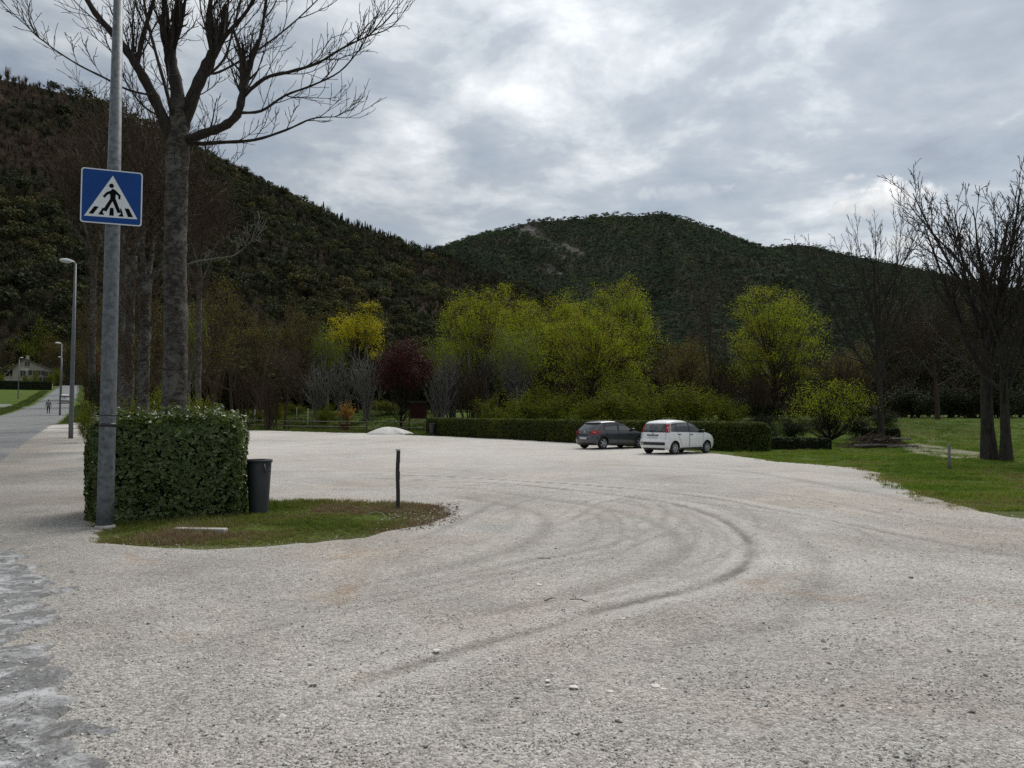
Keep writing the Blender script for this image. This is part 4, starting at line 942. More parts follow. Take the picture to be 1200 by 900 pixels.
    rr = 1 + .12 * fbm(np.arctan2(co[:, 1], co[:, 0]) * 3 + 2, co[:, 2] * 6, 3) + .20 * fbm(np.arctan2(co[:, 1], co[:, 0]) * 2.2 + 7, co[:, 2] * 2.1, 3); ctr = np.array([np.interp(co[:, 2], [pt.z - base.z for pt in pts], [pt.x - base.x for pt in pts]), np.interp(co[:, 2], [pt.z - base.z for pt in pts], [pt.y - base.y for pt in pts])]).T
    co[:, :2] = ctr + (co[:, :2] - ctr) * rr[:, None]; m1.vertices.foreach_set('co', co.ravel()); m1.update()
    obj('crown', loc(tubes_mesh('crown', T['tubes'])), M['bark_twig'], e)
    # the pale dead branch low on the right
    D = dict(tubes=[], tips=[]); limb(D, random.Random(8), Y, [(212, 312, -.2), (232, 306, -.6), (252, 303, -.9), (272, 300, -1.1), (284, 292, -1.2), (293, 284, -1.3)], .022, .010, 5, .5, .008, t0=.25)
    obj('dead_branch', loc(tubes_mesh('dead_branch', D['tubes'])), M['bark_pale'], e)
    tag(e, 'thick grey-trunked pollarded tree with bare knobbly limbs, behind the clipped hedge block', 'tree')
big_pollard()

def small_pollard(px, Y, knob_py, trunk_r, seed, n, slen, label, top=None):
    rng = random.Random(seed); base = at(px, Y); Tr = dict(tubes=[], tips=[]); T = dict(tubes=[], tips=[])
    k = P(px + 2, knob_py, Y); pts = []; rad = []
    for i in range(9):
        u = i / 8; p = base.lerp(k, u) + Vector((rng.gauss(0, .02), rng.gauss(0, .02), 0)); p.z = base.z - .1 + (k.z - base.z + .1) * u; pts.append(p); rad.append(trunk_r * (1.3 if i == 0 else 1.0 - .15 * u + (.25 if i == 8 else 0)) * rng.uniform(.95, 1.05))
    Tr['tubes'].append((pts, rad, 12))
    H = (top or 3.5)
    for j in range(4):
        a = j * 1.57 + rng.uniform(-.4, .4); d = Vector((math.cos(a) * .55, math.sin(a) * .55, 1)).normalized(); q = [k - Vector((0, 0, .15))]
        for s in range(4): d = (d + Vector((rng.gauss(0, .1), rng.gauss(0, .1), .12))).normalized(); q.append(q[-1] + d * H * .14)
        Tr['tubes'].append((q, [trunk_r * .5, trunk_r * .42, trunk_r * .38, trunk_r * .34, trunk_r * .38], 8))
        for s in range(n // 4):
            a2 = rng.uniform(0, 6.28); e2 = rng.uniform(.1, .9); grow(T, rng, q[rng.randint(2, 4)], Vector((math.cos(a2) * e2, math.sin(a2) * e2, 1)).normalized(), slen * rng.uniform(.6, 1.2), .026, 0, TWIG2)
    for s in range(n // 2):
        a2 = rng.uniform(0, 6.28); z = rng.uniform(.3, 1); grow(T, rng, base.lerp(k, z), Vector((math.cos(a2), math.sin(a2), rng.uniform(.4, 1.4))).normalized(), slen * rng.uniform(.2, .55), .014, 0, TWIG2)
    e = empty('pollarded_tree', base)
    for nm, tt, mm in (('trunk', Tr, 'bark_grey'), ('crown', T, 'bark_brown')):
        me = tubes_mesh(nm, tt['tubes']); me.transform(Matrix.Translation(-base)); obj(nm, me, M[mm], e)
    tag(e, label, 'tree', 'pollarded trees behind the hedge block')
small_pollard(168, 23, 332, .19, 21, 44, 2.8, 'pollarded tree with a bushy brown crown and knotted grey trunk, left of the thickest trunk', 4.5)
small_pollard(151, 29, 300, .19, 22, 44, 3.4, 'dark trunked pollarded tree just right of the sign pole', 5)
small_pollard(143, 37, 290, .19, 23, 44, 4.0, 'slim dark trunked pollarded tree hidden behind the sign pole', 5)
small_pollard(108, 46, 300, .2, 24, 44, 4.6, 'brown leafless pollarded tree behind the nearest street lamp', 6)
small_pollard(232, 52, 330, .2, 25, 44, 4.6, 'brown leafless pollarded tree right behind the thickest trunk', 6)

# ------------------------------------------------------------------ clipped hedges
def hedge_mesh(rng, L, D, H, dens, leaf, rough, folded=True):
    """leaf shell of a clipped hedge, local x along its length"""
    faces = [((0, -1, 0), L * H), ((0, 1, 0), L * H * .6), ((0, 0, 1), L * D), ((-1, 0, 0), D * H), ((1, 0, 0), D * H)]
    c = []; nn = []
    for nm, area in faces:
        n = int(area * dens); u = rng.rand(n, 3) * np.array([L, D, H]) - np.array([L / 2, D / 2, 0]); nm = np.array(nm, float)
        for ax in range(3):
            if nm[ax] != 0: u[:, ax] = (nm[ax] * (L, D)[ax] / 2) if ax < 2 else H
        lump = rough * (fbm(u[:, 0] * 1.6 + u[:, 1] * 2 + 9, u[:, 2] * 1.9 + u[:, 1], 3) * 2)
        depth = rng.rand(n) ** 2 * .14
        u = u + nm * (lump - depth)[:, None]
        # rounded corners and shoulders
        rad = min(.42, H * .3, D * .3); half = np.array([L / 2, D / 2, H]); q = np.maximum(np.abs(u) - (half - rad), 0); rr = np.sqrt((q ** 2).sum(1)); lim_ = rad * (1 + .25 * fbm(u[:, 0] * 3 + 5, u[:, 2] * 3 + u[:, 1] * 2, 2)); f = np.where(rr > lim_, lim_ / np.maximum(rr, 1e-6), 1)
        u = np.where(q > 0, np.sign(u) * (half - rad + q * f[:, None]), u)
        c.append(u); nn.append(np.tile(nm, (n, 1)) + np.array([0, 0, .35]))
    if folded:                                        # young shoots standing out of the clipped face
        for _ in range(150):
            a = c[rng.randint(0, 2)] if rng.rand() < .35 else c[2]; b = a[rng.randint(len(a))]; out = np.array([b[0] / L * .5, b[1] / D * .5, .8 if b[2] > H * .8 else .2]); out /= np.linalg.norm(out); m_ = rng.randint(4, 9); ln = rng.uniform(.06, .22)
            c.append(b + out * (np.linspace(.1, 1, m_) * ln)[:, None] + rng.normal(size=(m_, 3)) * .015); nn.append(np.tile(out * .6, (m_, 1)))
    c = np.concatenate(c); nn = np.concatenate(nn); c[:, 2] = np.maximum(c[:, 2], .03)
    return leaf_cards(rng, c, leaf, nn, .55, .55, folded)
def hedge(name, p0, p1, D, H, dens, leaf, m, label, core_m, seed=1, rough=.06, folded=True, group=None, shoots=0):
    """front face runs from p0 to p1 on the ground, body lies behind it"""
    a = Vector((p0.x, p0.y, 0)); b = Vector((p1.x, p1.y, 0)); L = (b - a).length; d = (b - a).normalized(); nrm = Vector((-d.y, d.x, 0))
    c = (a + b) / 2 + nrm * D / 2; zc = float(zg(c.x, c.y)); rng = np.random.RandomState(seed)
    e = empty(name, (c.x, c.y, zc - .02), math.atan2(d.y, d.x))
    v, q, t = hedge_mesh(rng, L, D, H, dens, leaf, rough, folded)
    v = v.copy(); ca, sa = d.x, d.y
    v[:, 2] += zg(c.x + v[:, 0] * ca - v[:, 1] * sa, c.y + v[:, 0] * sa + v[:, 1] * ca) - zc
    lo = obj('leaves', mesh_np('leaves', v, q, t), m, e); lo['kind'] = 'stuff'
    # twiggy core
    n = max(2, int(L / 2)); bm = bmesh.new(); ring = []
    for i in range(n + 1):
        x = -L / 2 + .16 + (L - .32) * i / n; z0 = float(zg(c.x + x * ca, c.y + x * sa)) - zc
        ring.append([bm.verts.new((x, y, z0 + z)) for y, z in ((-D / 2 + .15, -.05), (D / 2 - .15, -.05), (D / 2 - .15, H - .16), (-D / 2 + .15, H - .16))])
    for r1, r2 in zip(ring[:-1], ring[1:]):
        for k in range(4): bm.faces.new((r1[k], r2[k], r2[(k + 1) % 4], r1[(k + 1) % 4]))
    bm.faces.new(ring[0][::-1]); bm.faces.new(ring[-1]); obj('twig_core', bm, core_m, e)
    tag(e, label, 'hedge', group); return e
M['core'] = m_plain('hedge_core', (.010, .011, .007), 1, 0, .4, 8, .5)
hl, hr = G(101, 616), G(288, 604)
HEDGE = hedge('clipped_hedge', Vector((-6.54, 11.32, 0)), Vector((-4.29, 12.0, 0)), 1.85, 1.67, 1000, .086, M['leaf_hedge'], 'square clipped laurel hedge block with glossy leaves behind the sign pole', M['core'], 3, .24)
hedge('long_hedge', Vector((-7.1, 60.5, 0)), Vector((11.7, 35.6, 0)), 1.3, 1.45, 330, .13, M['leaf_trim'], 'long low clipped hedge running behind the two parked cars', M['core'], 4, .07, False)
g1, g2 = G(919, 529), G(992, 530)
hedge('low_hedge', Vector((g1.x, 38.2, 0)), Vector((g2.x, 37.4, 0)), 1.1, .62, 420, .11, M['leaf_dark'], 'low dark clipped shrub on the grass under the small yellow-green tree', M['core'], 5, .3, False)
hedge('low_hedge', at(1008, 47), at(1054, 46), 1.3, .95, 360, .12, M['leaf_dark'], 'low dark clipped shrub behind the brush pile at the foot of the crooked tree', M['core'], 6, .3, False)
hedge('dark_hedge', at(-30, 190), at(60, 200), 2, 2.3, 40, .4, M['leaf_dark'], 'tall dark hedge along the garden in front of the house', M['core'], 7, .3, False)

# ------------------------------------------------------------------ grass
def grass_piece(seed, n, h, w, m, lean=.5):
    rng = np.random.RandomState(seed); V = []; T = []
    for i in range(n):
        a = rng.rand() * 6.283; r = rng.rand() ** .5 * .05; b = np.array([r * math.cos(a), r * math.sin(a), 0]); f = rng.rand() * 6.283
        d = np.array([math.cos(f), math.sin(f), 0]); s = np.array([-d[1], d[0], 0]) * w * .5; hh = h * rng.uniform(.5, 1.2); ln = lean * rng.uniform(.2, 1.2) * hh
        m1 = b + d * ln * .35 + np.array([0, 0, hh * .6]); tp = b + d * ln + np.array([0, 0, hh])
        k = len(V); V += [b - s, b + s, m1 + s * .8, m1 - s * .8, tp]; T += [(k, k + 1, k + 2), (k, k + 2, k + 3), (k + 3, k + 2, k + 4)]
    me = mesh_np('tuft', V, None, T); me.materials.append(m); return me
def m_grass():
    m, t, b = new_mat('grass_blade'); out = m.node_tree.nodes['Material Output']
    a = t.node('ShaderNodeAttribute', attribute_type='INSTANCER', attribute_name='col'); r = t.node('ShaderNodeNewGeometry').outputs['Random Per Island']; k = t.maprange(r, 0, 1, .65, 1.35)
    col = t.mix(1.0, a.outputs['Color'], t.node('ShaderNodeCombineColor', ins={0: k, 1: k, 2: k}).outputs[0], 'MULTIPLY')
    t.l.new(col, b.inputs['Base Color']); b.inputs['Roughness'].default_value = .6; b.inputs['Specular IOR Level'].default_value = .25
    tr = t.node('ShaderNodeBsdfTranslucent', ins={'Color': col}); mx = t.node('ShaderNodeMixShader', ins={0: .35, 1: b.outputs[0], 2: tr.outputs[0]}); t.l.new(mx.outputs[0], out.inputs[0]); return m
M['grass'] = m_grass()
TUFTS = [grass_piece(s, 14, .07, .006, M['grass']) for s in range(3)] + [grass_piece(9, 10, .035, .022, M['grass'], 1.4)]
def lin(g, X, Y):
    """ground mesh height incl. its small unevenness"""
    ix = np.clip(np.searchsorted(AX, X) - 1, 0, len(AX) - 2); iy = np.clip(np.searchsorted(AY, Y) - 1, 0, len(AY) - 2)
    fx = (X - AX[ix]) / (AX[ix + 1] - AX[ix]); fy = (Y - AY[iy]) / (AY[iy + 1] - AY[iy])
    return (g[iy, ix] * (1 - fx) + g[iy, ix + 1] * fx) * (1 - fy) + (g[iy + 1, ix] * (1 - fx) + g[iy + 1, ix + 1] * fx) * fy
SLOT = sd_lot + 1.5 * EDGE_N * np.clip(.35 + GY * .02, .3, 1.2)
def grass_patch(name, X, Y, rng, s0, label, lim=.10, pal=None):
    sdl = lin(SLOT, X, Y); k = sdl < lim + .55 * rng.rand(len(X)) ** 3.5; X, Y, sdl = X[k], Y[k], sdl[k]; n = len(X); Z = lin(GZ, X, Y)
    pal = np.array(pal if pal is not None else [(.075, .105, .012), (.10, .125, .018), (.13, .14, .026), (.17, .14, .06), (.17, .12, .07)])
    u = np.clip(fbm(X * .7, Y * .7, 3) * 1.8 + .45 + rng.normal(size=n) * .16 + np.clip(.25 + sdl, 0, .3), 0, .999)
    col = pal[(u * len(pal)).astype(int)] * rng.uniform(.7, 1.3, (n, 1))
    s = s0 * rng.uniform(.6, 1.4, n) * np.clip(.75 + 1.9 * fbm(X * 1.1 + 20, Y * 1.1, 3), .35, 1.9)
    scatter(name, np.stack([X, Y, Z - .008], 1), TUFTS, rng.randint(0, 4, n), np.stack([0 * X, 0 * X, rng.rand(n) * 6.283], 1), np.stack([s, s, s], 1), np.concatenate([col, np.ones((n, 1))], 1), label, 'grass')
rng = np.random.RandomState(31)
isl = np.array(ISLAND[:11]); n = 26000
X = rng.uniform(-7.6, -1.0, n); Y = rng.uniform(9.4, 15.2, n); k = poly_sd(X, Y, ISLAND) > -.25; grass_patch('island_grass', X[k], Y[k], rng, .95, 'rough tufty grass patch around the hedge block and the thin post')
n = 90000; Y = 13 + 45 * rng.rand(n) ** 1.5; px = rng.uniform(860, 1290, n); X = (px - 600) / F * Y
k = ~((poly_sd(X, Y, PATH) > -.1) & (rng.rand(n) < .45)); grass_patch('lawn_grass', X[k], Y[k], rng, 1.25, 'green lawn grass right of the gravel lot', pal=[(.085, .14, .012), (.11, .17, .016), (.14, .185, .022), (.17, .16, .05)])
n = 40000; Y = rng.uniform(50, 98, n); px = rng.uniform(285, 520, n); X = (px - 600) / F * Y
grass_patch('far_lawn_grass', X, Y, rng, 2.4, 'green lawn grass around the wooden fence', pal=[(.05, .075, .010), (.07, .095, .014), (.085, .10, .018)])
n = 16000; Y = rng.uniform(36, 130, n); o = rng.uniform(.3, 7, n); X = road_edge(Y) + o
grass_patch('verge_grass', X, Y, rng, 2.6, 'grass verge along the right side of the road', pal=[(.045, .065, .012), (.06, .08, .014), (.08, .09, .02)])
n = 12000; Y = rng.uniform(60, 190, n); o = rng.uniform(-10, -ROAD_W * 1.15 - .4, n); X = road_edge(Y) + o
grass_patch('left_verge_grass', X, Y, rng, 3.2, 'grass verge along the left side of the road', pal=[(.055, .085, .012), (.07, .10, .014), (.08, .09, .02)])
# fallen leaves at the tip of the grass patch
n = 900; lp = gp((478, 628), (532, 612), (530, 592), (485, 592), (440, 618)); X = rng.uniform(-3.2, -.6, n * 4); Y = rng.uniform(10.5, 14.5, n * 4); k = poly_sd(X, Y, lp) > -.12; X, Y = X[k][:n], Y[k][:n]
v, q, t = leaf_cards(rng, np.stack([X, Y, lin(GZ, X, Y) + .03], 1), .042, np.tile([0, 0, 1.5], (len(X), 1)), .5, .6)
M['litter'] = m_leaf('leaf_litter', (.06, .042, .028), (.17, .125, .08), None, .1)
tag(obj('leaf_litter', mesh_np('leaf_litter', v, q), M['litter']), 'brown fallen leaves at the tip of the grass patch by the thin post', 'leaves', None, 'stuff')

# ------------------------------------------------------------------ loose stones
def stone_mesh(seed, m, flat=.6):
    rng = random.Random(seed); bm = bmesh.new(); bmesh.ops.create_icosphere(bm, subdivisions=1, radius=.5)
    for v in bm.verts: v.co *= rng.uniform(.72, 1.2); v.co.z *= flat; v.co.x *= 1.25
    me = bpy.data.meshes.new('stone'); bm.to_mesh(me); bm.free(); me.materials.append(m); return me
def m_stone_inst():
    m, t, b = new_mat('gravel_stone'); a = t.node('ShaderNodeAttribute', attribute_type='INSTANCER', attribute_name='col'); t.l.new(a.outputs['Color'], b.inputs['Base Color']); b.inputs['Roughness'].default_value = .9; b.inputs['Specular IOR Level'].default_value = .15; return m
M['stone_i'] = m_stone_inst(); STONES = [stone_mesh(s, M['stone_i']) for s in range(5)]
n = 105000; Y = 2.9 + 15 * rng.rand(n) ** 2.0; px = rng.uniform(-60, 1260, n); X = (px - 600) / F * Y
dn = fbm(X * .8, Y * .8, 4); k = (lin(SLOT, X, Y) > -.55 * rng.rand(n) ** 2.2) & (rng.rand(n) < np.clip(.55 + 1.3 * dn, .12, 1)) & (rng.rand(n) > 1.3 * lin(trk, X, Y)); k &= (lin(sd_apron, X, Y) < .1) | (rng.rand(n) < .6)
X, Y = X[k], Y[k]; n = len(X); zl = lin(GZ, X, Y) + np.where(lin(sd_apron, X, Y) > .2, .05, .022) + lin(dzt, X, Y)
s = np.exp(rng.normal(math.log(.0095), .45, n)); s = np.clip(s, .005, .05)
g = np.clip(rng.normal(.37, .105, n), .13, .68)[:, None] * np.array([[1.02, .975, .915]]) * rng.uniform(.96, 1.04, (n, 3))
scatter('loose_gravel', np.stack([X, Y, zl], 1), STONES, rng.randint(0, 5, n), rng.rand(n, 3) * np.array([.8, .8, 6.28]), np.stack([s, s, s * .8], 1), np.concatenate([g, np.ones((n, 1))], 1), 'loose grey and pale gravel stones over the foreground of the lot', 'gravel')
M['white_stone'] = m_plain('white_stone', (.60, .57, .52), .85, 0, .12, 20, .3)
for i, (px, py, w) in enumerate(((673, 811, 13), (768, 810, 16), (778, 813, 9), (716, 816, 11), (632, 689, 10), (730, 729, 8), (642, 803, 9), (511, 767, 11), (1086, 846, 10), (642, 808, 6), (1043, 836, 7), (690, 829, 8))):
    p = G(px, py); s = w / F * p.y; o = obj('white_stone', stone_mesh(60 + i, M['white_stone'], .4), None, None, (p.x, p.y, p.z + .025 + s * .06), (0, 0, i * 1.3)); o.scale = (s * .8, s * .8, s * .7)
    tag(o, 'flat pale stone lying loose on the gravel', 'stone', 'pale stones on the gravel')
def stick(px0, py0, px1, py1, r, m, label):
    a, b = G(px0, py0), G(px1, py1); mid = (a + b) / 2 + Vector((.02, .03, .01)); b0 = a.copy(); pts = [p - b0 + Vector((0, 0, .026)) for p in (a, a.lerp(mid, .5) + Vector((0, .01, 0)), mid, b.lerp(mid, .5), b)]
    o = obj('fallen_twig', tubes_mesh('twig', [(pts, [r, r * .9, r * .9, r * .7, r * .4], 6)]), m, None, b0); tag(o, label, 'twig')
stick(628, 657, 653, 660, .0045, M['bark_twig'], 'thin dark twig lying across the gravel in the middle of the lot')
stick(638, 708, 652, 705, .0045, M['bark_twig'], 'short dark twig on the gravel in front of a pale flat stone')
stick(668, 706, 690, 710, .0045, M['bark_pale'], 'short pale twig on the gravel beside the dark one')

# ------------------------------------------------------------------ street furniture
def lamp_post(px, Y, h, r0, r1, label, head_dir, base=None, sign=False, arm=.3, group='street lamps along the road'):
    b = base if base is not None else at(px, Y)
    e = empty('street_lamp', (b.x, b.y, b.z - .03), head_dir)
    bm = bmesh.new(); lathe(bm, [(r0, -.1), (r0, .5), (r0 * .97, 1.2), (r0 * .9, h * .5), (r1, h)], 18); obj('pole', bm, M['galv'] if sign else M['lamp_grey'], e)
    bm = bmesh.new(); box(bm, (0, -r0 - .004, 1.0), (.09, .012, .26), None, .004); obj('hatch', bm, M['galv'] if sign else M['lamp_grey'], e)
    if sign:
        bm = bmesh.new(); lathe(bm, [(r0 + .002, .0), (r0 + .035, .0), (r0 + .03, .05), (r0 + .012, .075), (r0 + .001, .08)], 20, cap=False); obj('footing', bm, M['concrete'], e)
        for z, hh, mm in ((1.52, .05, 'black'), (2.35, .10, 'lamp_head'), (1.66, .015, 'black')):
            bm = bmesh.new(); rr_ = r0 * .965; lathe(bm, [(rr_ + .001, -hh / 2), (rr_ + .004, -hh / 2), (rr_ + .003, hh / 2), (rr_ - .001, hh / 2)], 18, cap=False); obj('band', bm, M[mm], e, (0, 0, z)) if mm == 'black' else boxo('sticker', (.02, -rr_ - .001, z), (.07, .004, hh), M[mm], e)
    obj('arm', tubes_mesh('arm', [([Vector((0, 0, h - .25)), Vector((.02, 0, h)), Vector((arm * .25, 0, h + .06)), Vector((arm * .5, 0, h + .10))], [r1 * .9, r1 * .85, r1 * .7, r1 * .6], 8)]), M['lamp_grey'], e)
    # luminaire: flattened drop with a lens below
    bm = bmesh.new(); bmesh.ops.create_uvsphere(bm, u_segments=20, v_segments=12, radius=1)
    for v in bm.verts:
        k = 1 - .35 * max(0, -v.co.x); v.co = Vector((v.co.x * .36, v.co.y * .16 * k, (v.co.z * .13 if v.co.z > 0 else v.co.z * .05) * k))
    for f in bm.faces: f.smooth = True
    hd = obj('lamp_head', bm, M['lamp_head'], e, (arm * .5 + .24, 0, h + .12), (0, R(-6), 0))
    bm = bmesh.new(); bmesh.ops.create_uvsphere(bm, u_segments=16, v_segments=8, radius=1)
    for v in bm.verts: v.co = Vector((v.co.x * .26, v.co.y * .125, v.co.z * .075))
    for f in bm.faces: f.smooth = True
    obj('lens', bm, M['lens'], hd, (.06, 0, -.03))
    tag(e, label, 'street lamp', group); return e
M['lens'] = m_plain('lamp_lens', (.42, .43, .42), .2, 0, .05)
rd = math.pi - math.atan2(1, .567) + math.pi / 2 - math.pi / 2      # the road runs to the left and away
ROADDIR = math.atan2(1, -.567); OVER = ROADDIR + math.pi / 2
pb = G(123, 619)
pole = lamp_post(123, 0, 8.8, .112, .055, 'galvanised lamp pole carrying the blue crossing sign, in front of the clipped hedge block', OVER, pb, True)
lamp_post(84, 36, 8.55, .105, .05, 'grey street lamp with a white drop-shaped head standing where the gravel meets the road', math.pi + .12)
lamp_post(70.5, 86, 8.3, .10, .05, 'grey street lamp on the verge beside the walking person', math.pi + .12)
lamp_post(71.5, 142, 8.4, .10, .05, 'far grey street lamp right of the road, half behind a nearer one', math.pi + .12)
lamp_post(21, 150, 8.2, .10, .05, 'grey street lamp in front of the house', 0.2)

def crossing_sign(pole_xy, r, zc, S, rz):
    e = empty('crossing_sign', (pole_xy[0], pole_xy[1], zc), rz)
    y0 = -r - .03
    def layer(name, pts, m, k, parent=e, th=.004):
        bm = bmesh.new(); lo = [bm.verts.new(((u - .5) * S, y0 - .002 - k * .003, (.5 - v) * S)) for u, v in pts]; hi = [bm.verts.new((p.co.x, p.co.y - th, p.co.z)) for p in lo]
        n = len(pts); bm.faces.new(lo); bm.faces.new(hi[::-1])
        for i in range(n): bm.faces.new((lo[i], hi[i], hi[(i + 1) % n], lo[(i + 1) % n]))
        bmesh.ops.recalc_face_normals(bm, faces=bm.faces); return obj(name, bm, m, parent)
    def rr(a, c):
        pts = []
        for cx, cy, a0 in ((1 - a - c, a + c, -90), (1 - a - c, 1 - a - c, 0), (a + c, 1 - a - c, 90), (a + c, a + c, 180)):
            for k in range(6): t = R(a0 + 18 * k); pts.append((cx + c * math.cos(t), cy + c * math.sin(t)))
        return pts
    pl = layer('plate', rr(0, .05), M['sign_edge'], 0, th=.004); layer('border', rr(.003, .05), M['sign_white'], 1.6, th=.001)
    layer('blue_panel', rr(.022, .038), M['sign_blue'], 2.2, th=.001)
    tri = layer('triangle', [(.51, .105), (.93, .872), (.065, .882)][::-1], M['sign_white'], 3, th=.001)
    for q in ([(.137, .835), (.205, .838), (.295, .70), (.226, .695)], [(.29, .838), (.385, .842), (.36, .79), (.385, .72), (.36, .71)], [(.466, .842), (.541, .845), (.534, .70), (.478, .70)],
              [(.61, .845), (.70, .846), (.66, .70), (.64, .70), (.655, .79)], [(.774, .845), (.856, .84), (.783, .69), (.712, .69)]):
        layer('stripe', q[::-1], M['sign_black'], 4, tri, .001)
    body = [(.515, .345), (.56, .37), (.645, .46), (.64, .535), (.608, .525), (.608, .475), (.565, .44), (.56, .52), (.655, .775), (.60, .785), (.515, .575), (.42, .775), (.36, .755), (.475, .54), (.475, .45), (.44, .455), (.385, .53), (.355, .495), (.42, .415), (.48, .385)]
    figure = layer('pedestrian', body[::-1], M['sign_black'], 4, tri, .0015)
    layer('pedestrian_head', [(.493 + .04 * math.cos(t), .295 + .04 * math.sin(t)) for t in np.linspace(0, 6.283, 15)[:-1]], M['sign_black'], 4, tri, .0015)
    for z in (-.22, .22):
        bm = bmesh.new(); lathe(bm, [(r + .004, -.02), (r + .010, -.018), (r + .010, .018), (r + .004, .02)], 18, cap=False); c = obj('clamp', bm, M['galv'], e, (0, 0, z))
        boxo('rail', (0, -r - .018, z), (.5, .022, .035), M['galv'], c).location = (0, -r - .018, 0)
    tag(e, 'blue square pedestrian crossing sign with white triangle and walking figure on the lamp pole', 'road sign'); return e
M['sign_edge'] = m_plain('sign_aluminium', (.50, .56, .66), .35, .3, .05)
zs = P(135.5, 234, pb.y).z
crossing_sign((pb.x, pb.y), .10, zs, .80, R(20))

def rubbish_bin(p, h, r, label, m, rz=0):
    e = empty('rubbish_bin', (p.x, p.y, p.z - .01), rz)
    bm = bmesh.new(); lathe(bm, [(r * .02, .02), (r * .74, .0), (r * .76, .03), (r * .97, h - .06), (r * .97, h - .02), (r * .93, h - .015), (r * .72, .08), (r * .02, .07)], 28, cap=False); obj('body', bm, m, e)
    bm = bmesh.new(); lathe(bm, [(r * .955, h - .05), (r * 1.05, h - .048), (r * 1.06, h - .01), (r * 1.03, h), (r * .95, h - .004)], 28, cap=False); obj('rim', bm, m, e)
    for a in (-.65, 2.5):
        d = Vector((math.cos(a), math.sin(a), 0)); s = Vector((-d.y, d.x, 0)); q = d * r * .97; z = h - .08
        obj('handle', tubes_mesh('handle', [([q + s * .06 + Vector((0, 0, z)), q + s * .06 + d * .035 + Vector((0, 0, z)), q + s * .05 + d * .04 + Vector((0, 0, z - .11)), q - s * .05 + d * .04 + Vector((0, 0, z - .11)), q - s * .06 + d * .035 + Vector((0, 0, z)), q - s * .06 + Vector((0, 0, z))], [.012] * 6, 6)]), m, e)
    tag(e, label, 'rubbish bin'); return e
rubbish_bin(G(303, 601), .91, .205, 'dark grey round plastic rubbish bin beside the clipped hedge block', M['bin'])
rubbish_bin(at(507, 59), 1.0, .25, 'dark round rubbish bin at the left end of the long hedge', M['black'])

def thin_post(p, h, w, label):
    e = empty('marker_post', (p.x, p.y, p.z - .02), .3)
    bm = bmesh.new(); box(bm, (0, 0, h / 2), (w, w, h), None, .006)
    bmesh.ops.subdivide_edges(bm, edges=[x for x in bm.edges if abs(x.verts[0].co.z - x.verts[1].co.z) > h * .5], cuts=8)
    for v in bm.verts: v.co.x += .006 * math.sin(v.co.z * 7); v.co.y += .004 * math.sin(v.co.z * 11)
    po = obj('shaft', bm, M['post_dark'], e)
    bm = bmesh.new(); box(bm, (0, 0, 0), (w * 1.12, w * 1.12, .035), None, .006); obj('cap', bm, M['post_white'], e, (0, 0, h + .005))
    for z, hh in ((.24, .30), (h * .58, .14), (h * .84, .10)):
        boxo('paint_band', (w / 2 + .0015, -.002, z), (.004, w * .7, hh), M['post_white'], po)
    tag(e, label, 'post'); return e
thin_post(G(466, 597), 1.06, .062, 'thin dark post with flaking white paint at the tip of the grass patch')

p = G(235, 625.5); k = boxo('kerb_stone', (p.x, p.y, p.z + .03), (.74, .13, .10), M['concrete'], None, (0, 0, R(-6)), .015)
tag(k, 'flat pale concrete kerb stone sunk in the grass in front of the hedge block', 'kerb stone')
a = G(428, 610); b0 = a.copy(); pts = [Vector((0, 0, .03)), Vector((.06, .02, .10)), Vector((.16, .03, .13)), Vector((.26, .03, .11)), Vector((.33, .0, .06))]
o = obj('bent_stalk', tubes_mesh('stalk', [(pts, [.007, .009, .008, .006, .004], 6)]), m_plain('pale_stalk', (.22, .24, .15), .8), None, b0); tag(o, 'pale bent stalk arching over the grass left of the thin post', 'stalk')

def stake(p, h, r, m, label, group=None, lean=(0, 0)):
    bm = bmesh.new(); lathe(bm, [(r, 0), (r * .97, h * .5), (r * .9, h - r), (r * .5, h)], 8); o = obj('stake', bm, m, None, (p.x, p.y, p.z - .05), (lean[0], lean[1], 0)); tag(o, label, 'stake', group); return o
stake(G(1113, 551), .90, .045, m_plain('grey_wood', (.17, .17, .165), .85, 0, .25, 9, .3), 'short grey stake standing alone on the grass at the right')
stake(at(912, 38.5), .75, .09, M['post_dark'], 'dark stump-like post on the grass between the long hedge and the low shrub')
stake(at(361, 80), 2.1, .06, M['post_white'], 'pale stake with a young tree behind the wooden fence')
stake(at(348, 84), 1.6, .05, M['post_white'], 'thin pale stake behind the wooden fence near the second post')
stake(at(299, 82), 1.8, .05, M['post_white'], 'thin pale stake behind the left end of the wooden fence')

# wooden fence
def fence():
    A, B = at(284, 80), at(497, 69.5); base = A.copy(); e = empty('wooden_fence', base); n = 8
    ps = [on(A.x + (B.x - A.x) * i / (n - 1), A.y + (B.y - A.y) * i / (n - 1)) for i in range(n)]; ang = math.atan2(B.y - A.y, B.x - A.x)
    bm = bmesh.new(); lathe(bm, [(.065, -.2), (.065, 1.08), (.05, 1.13), (.02, 1.15)], 9); me = bpy.data.meshes.new('post'); bm.to_mesh(me); bm.free()
    for p in ps: obj('post', me, M['fence_wood'], e, p - base)
    for i in range(n - 1):
        a, b = ps[i] - base, ps[i + 1] - base; d = b - a
        for z in (.42, .92):
            off = Vector((0, -.07, 0)); obj('rail', tubes_mesh('rail', [([a + off + Vector((0, 0, z)), a.lerp(b, .5) + off + Vector((0, 0, z - .015)), b + off + Vector((0, 0, z))], [.045, .042, .045], 7)]), M['fence_rail'], e)
    tag(e, 'low two-rail wooden fence along the far left edge of the lot', 'fence')
M['fence_rail'] = m_plain('fence_rail', (.16, .14, .115), .85, 0, .25, 4, .3)
